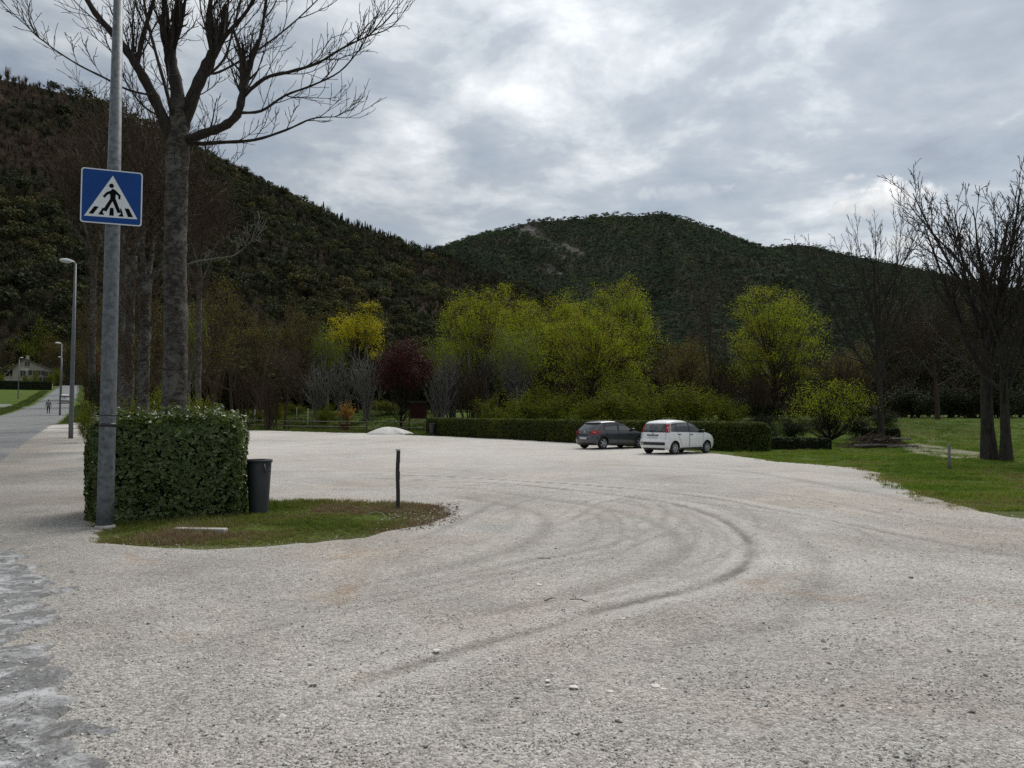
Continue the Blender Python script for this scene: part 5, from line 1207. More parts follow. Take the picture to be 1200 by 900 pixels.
fence()
def notice_board():
    b = at(490, 71); e = empty('notice_board', (b.x, b.y, b.z - .05), R(8))
    for x in (-.82, .82): bm = bmesh.new(); box(bm, (x, 0, 1.45), (.10, .10, 2.9), None, .01); obj('post', bm, M['board_brown'], e)
    boxo('panel', (0, -.03, 2.05), (1.5, .06, 1.42), M['board_brown'], e, None, .01)
    for z in (1.30, 2.80): boxo('frame_rail', (0, -.02, z), (1.54, .09, .08), M['post_dark'], e, None, .01)
    bm = bmesh.new(); prism(bm, [(-1.0, -.28), (1.0, -.28), (1.0, .22), (-1.0, .22)], 2.89, 2.94); obj('roof', bm, M['post_dark'], e)
    tag(e, 'dark brown wooden notice board on two posts right of the purple tree', 'notice board')
notice_board()
def gravel_mound():
    p = at(455, 63); rng = np.random.RandomState(9); nr_, na = 16, 48; V = [(0, 0, .62)]; T = []; Q = []
    for i in range(1, nr_ + 1):
        for j in range(na):
            a = j / na * 6.283; r = i / nr_; k = 1 + .12 * math.sin(a * 3 + 1) + .07 * math.sin(a * 7); h = .62 * max(0, 1 - r ** 1.6) + .10 * float(fbm(np.array(r * 4 * math.cos(a) + 9), np.array(r * 4 * math.sin(a)), 3)) * (1 - r) - .06 * (r > .98)
            V.append((r * k * 1.95 * math.cos(a), r * k * 1.3 * math.sin(a), h))
    for j in range(na): T.append((0, 1 + j, 1 + (j + 1) % na))
    for i in range(nr_ - 1):
        for j in range(na): q = 1 + i * na; Q.append((q + j, q + na + j, q + na + (j + 1) % na, q + (j + 1) % na))
    o = obj('gravel_mound', mesh_np('gravel_mound', V, Q, T, True), M['gravel_pale'], None, (p.x, p.y, p.z + .02)); tag(o, 'low heap of pale gravel dumped at the far edge of the lot by the fence', 'gravel heap')
M['gravel_pale'] = m_plain('pale_gravel', (.50, .485, .46), .95, 0, .25, 8, .8)
gravel_mound()
# golden shrub in a pot
LIB[('gold', 0)] = make_tree_mesh(1600, 'round', 2, .03, 'leaf_gold', 'bark_dark', .09, 5, .08, stems=3, spread=.1)
g = place('golden_shrub', 'gold', 405, 74, 475, 24, 'golden orange shrub growing from a terracotta pot behind the fence', 'shrub', dz=.5)
bp = at(405, 74); bm = bmesh.new(); lathe(bm, [(.30, 0), (.42, .62), (.46, .63), (.46, .74), (.40, .74), (.36, .6), (.02, .58)], 20, cap=False); o = obj('flower_pot', bm, m_plain('terracotta', (.14, .05, .025), .8), None, bp); tag(o, 'terracotta pot under the golden orange shrub behind the fence', 'flower pot')

# brush pile with logs
def brush_pile():
    b = at(1026, 40); e = empty('brush_pile', b); rng = random.Random(12); tubes = []
    for k in range(420):
        a = rng.uniform(0, 3.14); c = Vector((rng.gauss(0, .75), rng.gauss(0, .4), 0)); z = .05 + .62 * max(0, 1 - (c.x / 1.7) ** 2) * rng.random(); L = rng.uniform(.3, 1.1); d = Vector((math.cos(a), math.sin(a) * .6, rng.gauss(.05, .25))).normalized()
        m_ = c + Vector((rng.gauss(0, .05), rng.gauss(0, .05), z + rng.gauss(0, .04))); r = rng.uniform(.006, .02); tubes.append(([c - d * L / 2 + Vector((0, 0, max(.02, z))), m_, c + d * L / 2 + Vector((0, 0, max(.03, z)))], [r, r, r * .5], 4))
    obj('twigs', tubes_mesh('twigs', tubes), M['bark_brown'], e)['kind'] = 'stuff'
    for (x0, z0, x1, z1, y, r) in ((-1.5, .12, .9, .16, -.62, .075), (-.3, .42, 1.7, .5, -.35, .06), (.2, .08, 1.9, .12, -.7, .06), (-1.0, .3, -.2, .95, -.3, .05)):
        obj('log', tubes_mesh('log', [([Vector((x0, y, z0)), Vector(((x0 + x1) / 2, y - .06, (z0 + z1) / 2 + .04)), Vector((x1, y + .1, z1))], [r, r * .9, r * .8], 8)]), M['bark_pale' if r != .05 else 'bark_dark'], e)
    tag(e, 'heap of cut brush and pale branches at the foot of the crooked leafless tree', 'brush pile')
brush_pile()

# ------------------------------------------------------------------ cars
def m_paint(name, col, metal, rough=.3):
    m = m_plain(name, col, rough, metal, .03, 2, 0, .5, .8); return m
M['glass'] = m_plain('car_glass', (.012, .015, .016), .03, 0, .05, 3, 0, 1.0)
M['tyre'] = m_plain('tyre', (.014, .014, .014), .9, 0, .2, 20, .2)
M['rim'] = m_plain('rim', (.42, .43, .44), .35, .7, .1, 8)
M['tail_red'] = m_plain('tail_light_red', (.30, .006, .008), .15, 0, .1, 20)
M['tail_clear'] = m_plain('tail_light_clear', (.55, .45, .45), .15, 0, .1, 20)
M['plate'] = m_plain('number_plate', (.50, .52, .55), .4, 0, .15, 25)
M['headlight'] = m_plain('headlight', (.5, .52, .55), .1, .2, .1, 10)
def build_car(spec, loc, heading, label, scale=1.0):
    e = empty(spec['name'], loc, heading); paint = spec['paint']; zt = spec['top']
    zr_, xr_ = np.array(spec['rear']).T; zf_, xf_ = np.array(spec['front']).T; zw, ww = np.array(spec['width']).T; hw = spec['hw']; c = spec['corner']
    XR = lambda z: np.interp(z, zr_, xr_); XF = lambda z: np.interp(z, zf_, xf_)
    xr0, xf0 = xr_.min(), xf_.max()
    def W(x, z):
        x = np.asarray(x, float); tr = np.clip((xr0 + .55 - x) / .55, 0, 1); tf = np.clip((x - (xf0 - .75)) / .75, 0, 1)
        return hw * np.interp(z, zw, ww) * (1 - .055 * tr ** 2) * (1 - .13 * tf ** 2)
    Z = np.unique(np.concatenate([np.linspace(spec['bot'], zt, 34), zr_, zf_, zw])); Z = Z[(Z >= spec['bot']) & (Z <= zt)]
    S = np.unique(np.concatenate([np.linspace(0, 1, 70)])); nz, ns = len(Z), len(S)
    bow = .035
    def side(x0): return x0
    bm = bmesh.new()
    def grid(fn, nu, nv, flip=False):
        vs = [[bm.verts.new(fn(i, j)) for j in range(nv)] for i in range(nu)]
        for i in range(nu - 1):
            for j in range(nv - 1):
                q = (vs[i][j], vs[i + 1][j], vs[i + 1][j + 1], vs[i][j + 1]); f = bm.faces.new(q[::-1] if flip else q); f.smooth = True
    for sg in (-1, 1):
        def fn(i, j):
            z = Z[j]; a, b = XR(z) + c + bow, XF(z) - c - bow * 2; x = a + (b - a) * S[i]; return (x, sg * float(W(x, z)), z)
        grid(fn, ns, nz, sg > 0)
    U = np.linspace(-1, 1, 19)
    def rearP(u, z, off=0):
        xe = XR(z) + c + bow; return Vector((float(XR(z) + c * abs(u) ** 5 + bow * u * u - off), float(u * (W(xe, z) + off * .3)), float(z)))
    def frontP(u, z, off=0):
        xe = XF(z) - c - 2 * bow; return Vector((float(XF(z) - c * abs(u) ** 5 - 2 * bow * u * u + off), float(u * (W(xe, z) + off * .3)), float(z)))
    grid(lambda i, j: rearP(U[i], Z[j]), len(U), nz, True); grid(lambda i, j: frontP(U[i], Z[j]), len(U), nz, False)
    def roofP(u, s, off=0):
        a, b = rearP(u, zt), frontP(u, zt); y = u * ((1 - s) * abs(rearP(1, zt).y) + s * abs(frontP(1, zt).y)); x = a.x + (b.x - a.x) * s
        yy = u * float(W(x, zt)); return Vector((x, yy, zt + off + spec['crown'] * (1 - abs(u) ** 2.5) * min(1, 4.5 * s * (1 - s)) ** .7))
    SS = np.linspace(0, 1, 24); grid(lambda i, j: roofP(U[i], SS[j]), len(U), len(SS), True)
    bmesh.ops.remove_doubles(bm, verts=bm.verts, dist=.003)
    wr = spec['wheel']; ra = wr + .045; axles = (spec['ra'], spec['fa'])
    for ax in axles:                                  # wheel arch openings
        ins = lambda v: (v.co.x - ax) ** 2 + (v.co.z - wr) ** 2 < ra * ra and abs(v.co.y) > .4
        kill = [f for f in bm.faces if all(ins(v) for v in f.verts)]; bmesh.ops.delete(bm, geom=kill, context='FACES')
        for v in bm.verts:
            if ins(v) and v.link_faces:
                d = Vector((v.co.x - ax, 0, v.co.z - wr)); d.normalize(); v.co.x = ax + d.x * ra; v.co.z = wr + d.z * ra
    loose = [v for v in bm.verts if not v.link_faces]; bmesh.ops.delete(bm, geom=loose, context='VERTS')
    body = obj('body', bm, paint, e)
    def patch(name, fn, m, parent=e, nu=10, nv=8):
        V = [tuple(fn(i / (nu - 1), j / (nv - 1))) for i in range(nu) for j in range(nv)]; Q = [(i * nv + j, (i + 1) * nv + j, (i + 1) * nv + j + 1, i * nv + j + 1) for i in range(nu - 1) for j in range(nv - 1)]
        return obj(name, mesh_np(name, V, Q, None, True), m, parent)
    def sidepatch(name, sg, q, m, off=.006, parent=e, nu=10, nv=8):
        q = [np.array(a, float) for a in q]      # bottom rear, bottom front, top front, top rear (x, z)
        def fn(u, v):
            pt = (q[0] * (1 - u) + q[1] * u) * (1 - v) + (q[3] * (1 - u) + q[2] * u) * v; return (pt[0], sg * (float(W(pt[0], pt[1])) + off), pt[1])
        return patch(name, fn, m, parent, nu, nv)
    rp = lambda name, ul, ur, z0, z1, m, off=.006, parent=e, tl=None, tr=None, nu=12, nv=8: patch(name, lambda u, v: rearP((ul + ((tl if tl is not None else ul) - ul) * v) * (1 - u) + (ur + ((tr if tr is not None else ur) - ur) * v) * u, z0 + (z1 - z0) * v, off), m, parent, nu, nv)
    fp = lambda name, ul, ur, z0, z1, m, off=.006, parent=e, nu=12, nv=8: patch(name, lambda u, v: frontP(ul + (ur - ul) * u, z0 + (z1 - z0) * v, off), m, parent, nu, nv)
    fp('windscreen', -.9, .9, spec['cowl'] + .04, zt - .03, M['glass'])
    fp('front_grille', -.55, .55, .32, .48, M['black']); fp('number_plate', -.22, .22, .40, .50, M['plate'], .016)
    for sg in (-1, 1):
        for nm, q in spec['windows']: sidepatch(nm, sg, q, M['glass'], .007)
        for nm, q in spec['pillars']: sidepatch(nm, sg, q, M['black'], .0045)
        for q, hp in spec['doors']:
            seam = sidepatch('door', sg, q, paint, .004, nu=12, nv=10)
            hb = Vector((hp[0], sg * (float(W(hp[0], hp[1])) + .02), hp[1])); boxo('handle', hb, (.17, .03, .045), spec['handle'], seam, None, .012)
            # dark shut lines round the door
            for (p1, p2) in ((q[0], q[3]), (q[1], q[2]), (q[0], q[1])):
                pts = [Vector((p1[0] + (p2[0] - p1[0]) * t, 0, p1[1] + (p2[1] - p1[1]) * t)) for t in np.linspace(0, 1, 7)]
                for w_ in pts: w_.y = sg * (float(W(w_.x, w_.z)) + .0042)
                obj('shut_line', tubes_mesh('shut_line', [(pts, [.006] * 7, 4)]), M['black'], seam)
        sidepatch('sill', sg, [(spec['ra'] + ra + .01, spec['bot'] - .0), (spec['fa'] - ra - .01, spec['bot']), (spec['fa'] - ra - .03, spec['bot'] + .09), (spec['ra'] + ra + .03, spec['bot'] + .09)], M['black'], .008)
        if spec.get('strip'): z0, z1 = spec['strip']; sidepatch('side_strip', sg, [(spec['ra'] + ra + .04, z0), (spec['fa'] - ra - .04, z0), (spec['fa'] - ra - .04, z1), (spec['ra'] + ra + .04, z1)], spec['stripm'], .012)
        # mirror
        mx, mz = spec['mirror']; my = sg * (float(W(mx, mz)) + .10); bm = bmesh.new(); box(bm, (0, 0, 0), (.11, .19, .13), None, .035); mi = obj('mirror', bm, spec['handle'], e, (mx, my, mz))
        boxo('mirror_arm', (0, -sg * .09, -.05), (.05, .08, .03), M['black'], mi)
        # lights
        z0, z1, u0, u1, xs = spec['tail']
        tl = rp('tail_light', sg * u0, sg * 1.0, z0, z1, M['tail_red'], .010, nu=8)
        sidepatch('side_lens', sg, [(XR(z0) + c + bow, z0), (XR(z0) + c + bow + xs, z0 + spec['tailcut']), (XR(z1) + c + bow + xs * .9, z1), (XR(z1) + c + bow, z1)], M['tail_red'], .010, tl, 6, 8)
        zm = z0 + (z1 - z0) * .52; rp('reversing_lens', sg * (u0 + (1 - u0) * .45), sg * (u0 + (1 - u0) * .9), zm, zm + (z1 - z0) * .12, M['tail_clear'], .014, tl, nu=4, nv=4)
        fp('headlight', sg * .62, sg * 1.0, spec['hl'][0], spec['hl'][1], M['headlight'], .008)
    rp('rear_window', -spec['rw'][2], spec['rw'][2], spec['rw'][0], spec['rw'][1], M['glass'], .007, tl=-spec['rw'][3], tr=spec['rw'][3])
    for nm, ul, ur, z0, z1, mk, off in spec['rearbits']: rp(nm, ul, ur, z0, z1, mk, off)
    # tailgate shut lines
    for u in (-spec['gate'], spec['gate']):
        pts = [rearP(u, z, .004) for z in np.linspace(spec['gatez'], spec['rw'][0], 8)]; obj('tailgate_line', tubes_mesh('l', [(pts, [.006] * 8, 4)]), M['black'], body)
    bm = bmesh.new(); lathe(bm, [(.005, -.006), (.055, -.004), (.06, .0), (.055, .004), (.005, .006)], 18, 'Y', False); bz = spec['badge']; bp_ = rearP(0, bz, .012); bd = obj('badge', bm, M['rim'], e, bp_, (0, 0, R(90)))
    # wheels
    tw = .19
    for ax in axles:
        for sg in (-1, 1):
            w = empty('wheel', (ax, sg * (hw - tw / 2 - .015), wr), 0, e)
            bm = bmesh.new(); k = wr; lathe(bm, [(k * .64, -tw / 2 + .01), (k * .86, -tw / 2), (k * .97, -tw / 2 + .03), (k, -tw / 4), (k, tw / 4), (k * .97, tw / 2 - .03), (k * .86, tw / 2), (k * .64, tw / 2 - .01)], 32, 'Y', False); obj('tyre', bm, M['tyre'], w)
            bm = bmesh.new(); yo = sg * (tw / 2 - .035); lathe(bm, [(k * .66, sg * (tw / 2 - .012)), (k * .62, sg * (tw / 2 - .01)), (k * .58, yo), (k * .57, sg * (tw / 2 - .10))], 32, 'Y', False)
            for i in range(spec['spokes']):
                a = i * 2 * math.pi / spec['spokes']; r = box(bm, (0, 0, 0), (k * .44, .03, k * spec['spokew'])); bmesh.ops.translate(bm, vec=(k * .36, sg * (tw / 2 - .03), 0), verts=r); bmesh.ops.rotate(bm, cent=(0, 0, 0), matrix=Matrix.Rotation(a, 3, 'Y'), verts=r)
            r = box(bm, (0, sg * (tw / 2 - .022), 0), (k * .26, .03, k * .26), None, .02); obj('rim', bm, M['rim'], w)
            bm = bmesh.new(); lathe(bm, [(.01, sg * (tw / 2 - .09)), (k * .58, sg * (tw / 2 - .085))], 24, 'Y', False); obj('brake_disc', bm, M['black'], w)
        bm = bmesh.new(); n = 18; vs = []
        for i in range(n + 1):
            a = math.pi * 1.1 * i / n - .05 * math.pi; vs.append([bm.verts.new((ax + (ra + .005) * math.cos(a), y, wr + (ra + .005) * math.sin(a))) for y in (-hw + .05, hw - .05)])
        for i in range(n): bm.faces.new((vs[i][0], vs[i + 1][0], vs[i + 1][1], vs[i][1]))
        obj('wheel_arch_liner', bm, M['black'], e)
    bm = bmesh.new(); box(bm, ((xr0 + xf0) / 2, 0, spec['bot'] + .06), (xf0 - xr0 - .5, hw * 1.25, .10)); obj('underbody', bm, M['black'], e)
    obj('aerial', tubes_mesh('aerial', [([roofP(0, .88 if spec['name'] == 'x' else .5), roofP(0, .5) + Vector((-.08, 0, .08)), roofP(0, .5) + Vector((-.22, 0, .2))], [.006, .004, .003], 5)]), M['black'], e)
    x0, kd, zb = spec['droop']
    for ch in [q for q in e.children_recursive if q.type == 'MESH' and q.parent.name.split('.')[0] != 'wheel' and q.location.length < 1e-6]:
        if ch.name.split('.')[0] == 'handle': continue
        me = ch.data; co = np.empty(len(me.vertices) * 3, np.float32); me.vertices.foreach_get('co', co); co = co.reshape(-1, 3)
        co[:, 2] -= kd * np.clip((co[:, 2] - zb) / (zt - zb), 0, 1.2) * np.clip(np.abs(co[:, 0] - x0) - .15, 0, 2) ** 2; me.vertices.foreach_set('co', co.ravel()); me.update()
    tag(e, label, 'car', 'cars parked in front of the long hedge'); return e
white, grey = m_paint('white_paint', (.74, .74, .73), 0), m_paint('dark_grey_paint', (.045, .049, .055), .5, .34)
PANDA = dict(name='small_hatchback', paint=white, droop=(-.45, .085, 1.0), handle=M['black'], hw=.82, top=1.50, crown=.055, bot=.22, corner=.10, wheel=.292, ra=-1.15, fa=1.15, cowl=.98,
    rear=[(.20, -1.66), (.32, -1.75), (.45, -1.78), (.60, -1.78), (.70, -1.73), (.95, -1.70), (1.1, -1.665), (1.3, -1.58), (1.42, -1.51), (1.47, -1.46), (1.50, -1.38)],
    front=[(.20, 1.72), (.35, 1.85), (.5, 1.87), (.65, 1.84), (.78, 1.75), (.87, 1.58), (.93, 1.36), (.98, 1.10), (1.05, .96), (1.2, .62), (1.35, .24), (1.45, -.06), (1.50, -.26)],
    width=[(.2, .93), (.32, .97), (.5, 1.0), (.75, 1.0), (.92, .985), (1.0, .965), (1.25, .89), (1.42, .82), (1.47, .79), (1.50, .74)],
    windows=[('rear_quarter_window', [(-1.40, 1.06), (-1.06, 1.03), (-1.04, 1.36), (-1.26, 1.36)]), ('rear_side_window', [(-1.00, 1.03), (-.20, .99), (-.16, 1.41), (-.98, 1.38)]), ('front_side_window', [(-.10, .99), (.82, .97), (.20, 1.34), (-.10, 1.41)])],
    pillars=[('window_pillar', [(-1.42, 1.02), (.94, .95), (.14, 1.43), (-1.28, 1.40)])],
    doors=[([(-.66, .36), (-.17, .36), (-.17, .985), (-1.0, 1.0)], (-.86, .90)), ([(-.15, .36), (.80, .36), (.88, .95), (-.15, .98)], (-.02, .885))], mirror=(.74, 1.04), strip=None,
    tail=(.98, 1.40, .84, 1, .07), tailcut=.0, hl=(.72, .86), rw=(1.03, 1.42, .82, .80), spokes=12, spokew=.085, gate=.86, gatez=.66, badge=.94,
    rearbits=[('rear_window_surround', -.98, .98, .985, 1.44, M['black'], .004), ('bumper_insert', -.86, .86, .42, .555, M['black'], .010), ('tailgate_handle', -.42, .42, .835, .885, M['black'], .012), ('number_plate', -.34, .34, .72, .82, M['plate'], .010), ('bumper_lip', -.80, .80, .20, .29, M['black'], .006), ('reflector', .62, .78, .46, .51, M['tail_clear'], .016)])
POLO = dict(name='dark_hatchback', paint=grey, droop=(-.35, .075, .95), handle=grey, hw=.84, top=1.405, crown=.055, bot=.20, corner=.13, wheel=.305, ra=-1.235, fa=1.235, cowl=.94,
    rear=[(.20, -1.80), (.34, -1.89), (.48, -1.905), (.58, -1.90), (.66, -1.86), (.78, -1.85), (.92, -1.80), (.98, -1.76), (1.1, -1.66), (1.25, -1.50), (1.35, -1.38), (1.385, -1.42), (1.405, -1.36)],
    front=[(.20, 1.90), (.35, 2.04), (.5, 2.06), (.62, 2.03), (.72, 1.92), (.80, 1.70), (.87, 1.36), (.93, 1.06), (1.0, .90), (1.12, .64), (1.25, .34), (1.35, .06), (1.405, -.16)],
    width=[(.2, .94), (.32, .97), (.5, 1.0), (.78, 1.0), (.86, .985), (.95, .955), (1.15, .88), (1.32, .80), (1.37, .77), (1.405, .72)],
    windows=[('rear_side_window', [(-1.16, .985), (-.28, .955), (-.28, 1.325), (-.98, 1.31)]), ('front_side_window', [(-.17, .95), (.78, .93), (.22, 1.26), (-.17, 1.325)])],
    pillars=[('window_pillar', [(-1.24, .965), (.86, .915), (.20, 1.30), (-1.04, 1.335)])],
    doors=[([(-.76, .32), (-.23, .32), (-.23, .94), (-1.10, .96)], (-.90, .80)), ([(-.21, .32), (.84, .32), (.86, .90), (-.21, .94)], (-.06, .78))], mirror=(.70, .99), strip=(.40, .425), stripm=M['lamp_grey'],
    tail=(.74, .955, .62, 1, .20), tailcut=.04, hl=(.62, .76), rw=(1.0, 1.33, .80, .78), spokes=5, spokew=.20, gate=.60, gatez=.64, badge=.87,
    rearbits=[('roof_spoiler', -.92, .92, 1.345, 1.395, M['black'], .03), ('number_plate', -.34, .34, .50, .60, M['plate'], .010), ('bumper_lip', -.84, .84, .20, .30, M['black'], .006)])
def car_at(spec, px, py, head, label):
    """place by where the right rear wheel meets the ground"""
    p = G(px, py); lx, ly = spec['ra'], -(spec['hw'] - .11); ca, sa = math.cos(head), math.sin(head); x, y = p.x - (lx * ca - ly * sa), p.y - (lx * sa + ly * ca)
    return build_car(spec, on(x, y, .022), head, label)
car_at(PANDA, 789.5, 533.4, R(39), 'small white hatchback with tall red rear lights parked beside the darker car')
car_at(POLO, 706, 527.2, R(33), 'dark grey hatchback parked left of the white car')
FARC = dict(PANDA); FARC['name'] = 'far_car'
fc = build_car(FARC, on(*(at(76, 136)[:2]), .05), R(118), 'tiny white car far up the road beyond the lamp posts'); fc['group'] = 'cars by the road'

# ------------------------------------------------------------------ house
def house():
    b = at(35, 215); z0 = b.z; e = empty('stone_house', (b.x, b.y, z0), R(31)); k = 215 / F * .845
    X = lambda px: (px - 35) * k; Zp = lambda py: P(35, py, 215).z - z0
    wallm = m_plain('house_plaster', (.42, .39, .33), .9, 0, .22, 1.2, .3); stone = m_plain('house_stone', (.30, .27, .22), .9, 0, .3, 3, .6); roofm = m_plain('roof_tiles', (.11, .095, .08), .9, 0, .25, 4, .5)
    xl, xr, xa = X(14), X(61), X(27); zl, zr, za = Zp(433), Zp(434), Zp(421); D = 9.0
    bm = bmesh.new(); prof = [(xl, -1), (xr, -1), (xr, zr), (xa, za), (xl, zl)]
    lo = [bm.verts.new((x, 0, z)) for x, z in prof]; hi = [bm.verts.new((x, D, z)) for x, z in prof]; n = 5; bm.faces.new(lo); bm.faces.new(hi[::-1])
    for i in range(n): bm.faces.new((lo[i], hi[i], hi[(i + 1) % n], lo[(i + 1) % n]))
    bmesh.ops.recalc_face_normals(bm, faces=bm.faces); obj('wall', bm, stone, e)
    def slab(x0, z0_, x1, z1):
        bm = bmesh.new(); d = Vector((x1 - x0, 0, z1 - z0_)).normalized(); nn = Vector((-d.z, 0, d.x)) * .25
        if nn.z < 0: nn = -nn
        q = [Vector((x0, 0, z0_)), Vector((x1, 0, z1))]; pts = [q[0] + nn * .05, q[1] + nn * .05, q[1] + nn, q[0] + nn]; l = [bm.verts.new((p.x, -.6, p.z)) for p in pts]; h = [bm.verts.new((p.x, D + .6, p.z)) for p in pts]
        bm.faces.new(l); bm.faces.new(h[::-1])
        for i in range(4): bm.faces.new((l[i], h[i], h[(i + 1) % 4], l[(i + 1) % 4]))
        bmesh.ops.recalc_face_normals(bm, faces=bm.faces); return obj('roof', bm, roofm, e)
    sl = (zr - za) / (xr - xa); rf = slab(xa, za, xr + .8, zr + sl * .8); sl2 = (zl - za) / (xl - xa); slab(xa - .01, za, X(4), za + sl2 * (X(4) - xa))
    boxo('chimney', (X(30), 4, za + .5), (.8, .8, 1.6), stone, rf)
    # balcony wing under the long left roof slope
    boxo('balcony_wall', (X(10.5), .9, Zp(444)), (X(16) - X(5), .2, Zp(441) - Zp(447)), wallm, e); boxo('balcony_floor', (X(10.5), 2.2, Zp(447)), (X(16) - X(5), 3, .3), wallm, e)
    boxo('wing_back_wall', (X(10.5), 3.8, Zp(443) * .5), (X(16) - X(5), .3, Zp(437)), wallm, e)
    for px in (5.4, 10.5): boxo('balcony_post', (X(px), .9, Zp(443)), (.3, .3, Zp(438) - Zp(448)), wallm, e)
    def window(px, py, w, h, shut):
        f = boxo('window', (X(px), -.03, Zp(py)), (w, .14, h), M['black'], e); boxo('frame', (0, -.08, 0), (.08, .05, h), wallm, f); boxo('sill', (0, -.14, -h / 2 - .06), (w + .4, .28, .12), wallm, f)
        if shut:
            for s in (-1, 1): boxo('shutter', (s * (w / 2 + .28), -.1, 0), (.5, .06, h), m_sh, f)
    m_sh = m_plain('shutter', (.05, .045, .035), .8)
    window(30.5, 427, 1.0, 1.3, False); window(37, 437, 1.0, 1.5, True); window(47, 437, 1.0, 1.5, True); window(56, 438, 1.0, 1.5, True); window(26, 438, 1.2, 1.8, False); window(49, 445, 1.0, 1.5, True); window(57, 445, 1, 1.5, True)
    boxo('plaster_panel', (X(28), -.05, Zp(433)), (X(33) - X(23), .1, 1.1), wallm, e)
    tag(e, 'pale stone house with a low gabled roof beside the far end of the road', 'house')
house()
for i, (px, Y, tp, w) in enumerate(((40, 208, 432, 12), (30, 208, 438, 10), (58, 209, 434, 12), (-2, 205, 430, 16), (67, 212, 430, 12))):
    place('garden_bush', 'bush', px, Y, tp, w, ('olive garden bush under the shuttered windows of the stone house', 'olive garden bush below the attic window of the stone house', 'olive garden bush at the right corner of the stone house', 'garden bush beside the balcony of the stone house', 'garden bush between the stone house and the road')[i], 'bush', 'bushes around the house', v=i % 3)

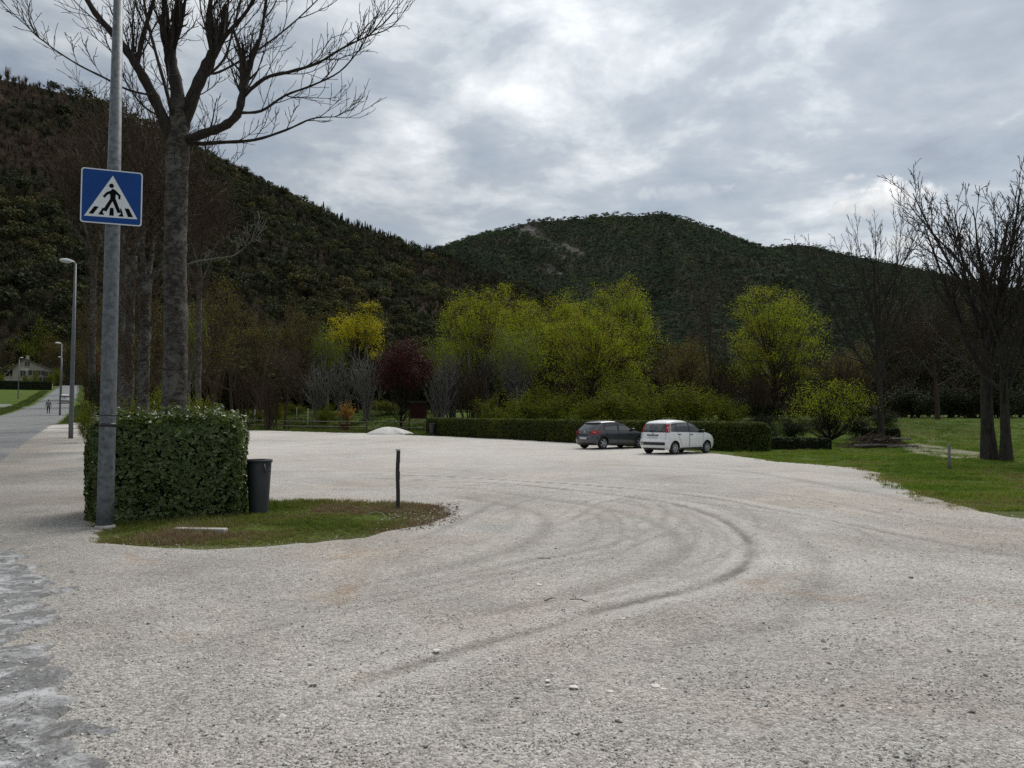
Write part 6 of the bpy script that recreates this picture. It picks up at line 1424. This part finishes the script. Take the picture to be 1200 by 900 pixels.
# ------------------------------------------------------------------ person walking
def person():
    p = at(57, 91); e = empty('person', (p.x, p.y, p.z + .05), math.atan2(-p.y, -p.x) + math.pi / 2 + R(180) + R(180))
    J = dict(pel=(0, 0, .95, .15, .11), wai=(0, 0, 1.12, .15, .11), che=(0, .01, 1.32, .19, .13), sho=(0, 0, 1.45, .13, .10), nec=(0, 0, 1.53, .06, .06), hea=(0, -.02, 1.62, .085, .10), top=(0, -.01, 1.72, .075, .09),
        hl=(.10, 0, .90, .10, .10), kl=(.11, -.10, .50, .065, .065), al=(.11, -.06, .10, .045, .045), fl=(.12, -.22, .05, .045, .035), hr=(-.10, 0, .90, .10, .10), kr=(-.11, .04, .50, .065, .065), ar=(-.11, .22, .13, .045, .045), fr=(-.12, .10, .04, .045, .035),
        sl=(.20, 0, 1.43, .075, .075), el=(.27, .06, 1.14, .055, .055), wl=(.28, -.04, .90, .04, .04), dl=(.27, -.08, .80, .04, .025), sr=(-.20, 0, 1.43, .075, .075), er=(-.27, .02, 1.14, .055, .055), wr=(-.28, -.10, .92, .04, .04), dr=(-.27, -.14, .82, .04, .025))
    E = [('pel', 'wai'), ('wai', 'che'), ('che', 'sho'), ('sho', 'nec'), ('nec', 'hea'), ('hea', 'top'), ('pel', 'hl'), ('hl', 'kl'), ('kl', 'al'), ('al', 'fl'), ('pel', 'hr'), ('hr', 'kr'), ('kr', 'ar'), ('ar', 'fr'), ('sho', 'sl'), ('sl', 'el'), ('el', 'wl'), ('wl', 'dl'), ('sho', 'sr'), ('sr', 'er'), ('er', 'wr'), ('wr', 'dr')]
    ks = list(J); me = bpy.data.meshes.new('body'); me.from_pydata([J[k][:3] for k in ks], [(ks.index(a), ks.index(b)) for a, b in E], [])
    o = obj('body', me, None, e); md = o.modifiers.new('skin', 'SKIN'); 
    for i, k in enumerate(ks): sv = me.skin_vertices[0].data[i] if me.skin_vertices else None
    if me.skin_vertices:
        for i, k in enumerate(ks): me.skin_vertices[0].data[i].radius = J[k][3:]; me.skin_vertices[0].data[i].use_root = (k == 'pel')
    sb = o.modifiers.new('subd', 'SUBSURF'); sb.levels = sb.render_levels = 1
    m, t, b = new_mat('clothes'); z = t.node('ShaderNodeSeparateXYZ', ins={0: objco(t)}).outputs[2]; x = t.node('ShaderNodeSeparateXYZ', ins={0: objco(t)}).outputs[0]
    col = t.ramp(t.math('DIVIDE', z, 1.8), [(0, (.02, .02, .022)), (.06, (.018, .02, .028)), (.53, (.16, .165, .175)), (.845, (.30, .19, .14))], 'CONSTANT'); hand = t.math('MULTIPLY', t.math('GREATER_THAN', t.math('ABSOLUTE', x), .225), t.math('LESS_THAN', z, .89))
    t.l.new(t.mix(hand, col, (.30, .19, .14)), b.inputs['Base Color']); b.inputs['Roughness'].default_value = .85; me.materials.append(m)
    bm = bmesh.new(); bmesh.ops.create_uvsphere(bm, u_segments=14, v_segments=9, radius=.112)
    for v in bm.verts:
        if v.co.z < -.02: v.co.z = -.02 + (v.co.z + .02) * .5
        if v.co.y < -.05: v.co.y *= .75
    obj('hair', bm, m_plain('hair', (.012, .010, .009), .7), e, (0, .012, 1.685))
    bm = bmesh.new(); lathe(bm, [(.165, .90), (.172, 1.0), (.165, 1.14), (.205, 1.34), (.165, 1.46), (.08, 1.52)], 16, cap=False)
    for v in bm.verts: v.co.y *= .78
    obj('jacket', bm, m_plain('grey_jacket', (.17, .175, .185), .85, 0, .15, 8), e)
    tag(e, 'person in a grey jacket and dark trousers walking along the road', 'person')
person()

# dark undergrowth along the top of the bank and under the trees on the right
for i, (px, Y, tp, w) in enumerate(((885, 66, 462, 60), (925, 68, 466, 60), (965, 66, 468, 60), (1000, 66, 470, 60), (1035, 66, 455, 70), (1070, 64, 448, 70), (1105, 64, 452, 70), (1140, 64, 446, 70), (1175, 62, 450, 70), (1212, 62, 446, 70), (1050, 72, 420, 80), (1120, 72, 415, 80), (1190, 70, 418, 80), (870, 72, 440, 60), (945, 72, 440, 60))):
    place('undergrowth_shrub', ('darkbush', 'brownthicket', 'darkbush')[i % 3], px, Y, tp, w, ('taller ' if tp < 430 else '') + ('dark leafy undergrowth shrub behind ', 'brown leafless undergrowth shrub behind ')[i % 3 == 1] + by(px), 'shrub', 'undergrowth on the bank', v=i % 2, rz=i * 1.6)
for i, (px, Y, tp, w) in enumerate(((898, 52, 484, 46), (930, 50, 486, 40), (1002, 50, 484, 44), (1034, 54, 482, 40), (965, 54, 482, 50), (1010, 60, 470, 60), (905, 60, 472, 60))):
    place('lawn_shrub', 'darkbush', px, Y, tp, w, ('larger' if tp < 475 else 'low') + ' dark shrub on the lawn behind ' + by(px), 'shrub', 'low shrubs behind the lawn', v=i % 2, rz=i * 1.2)
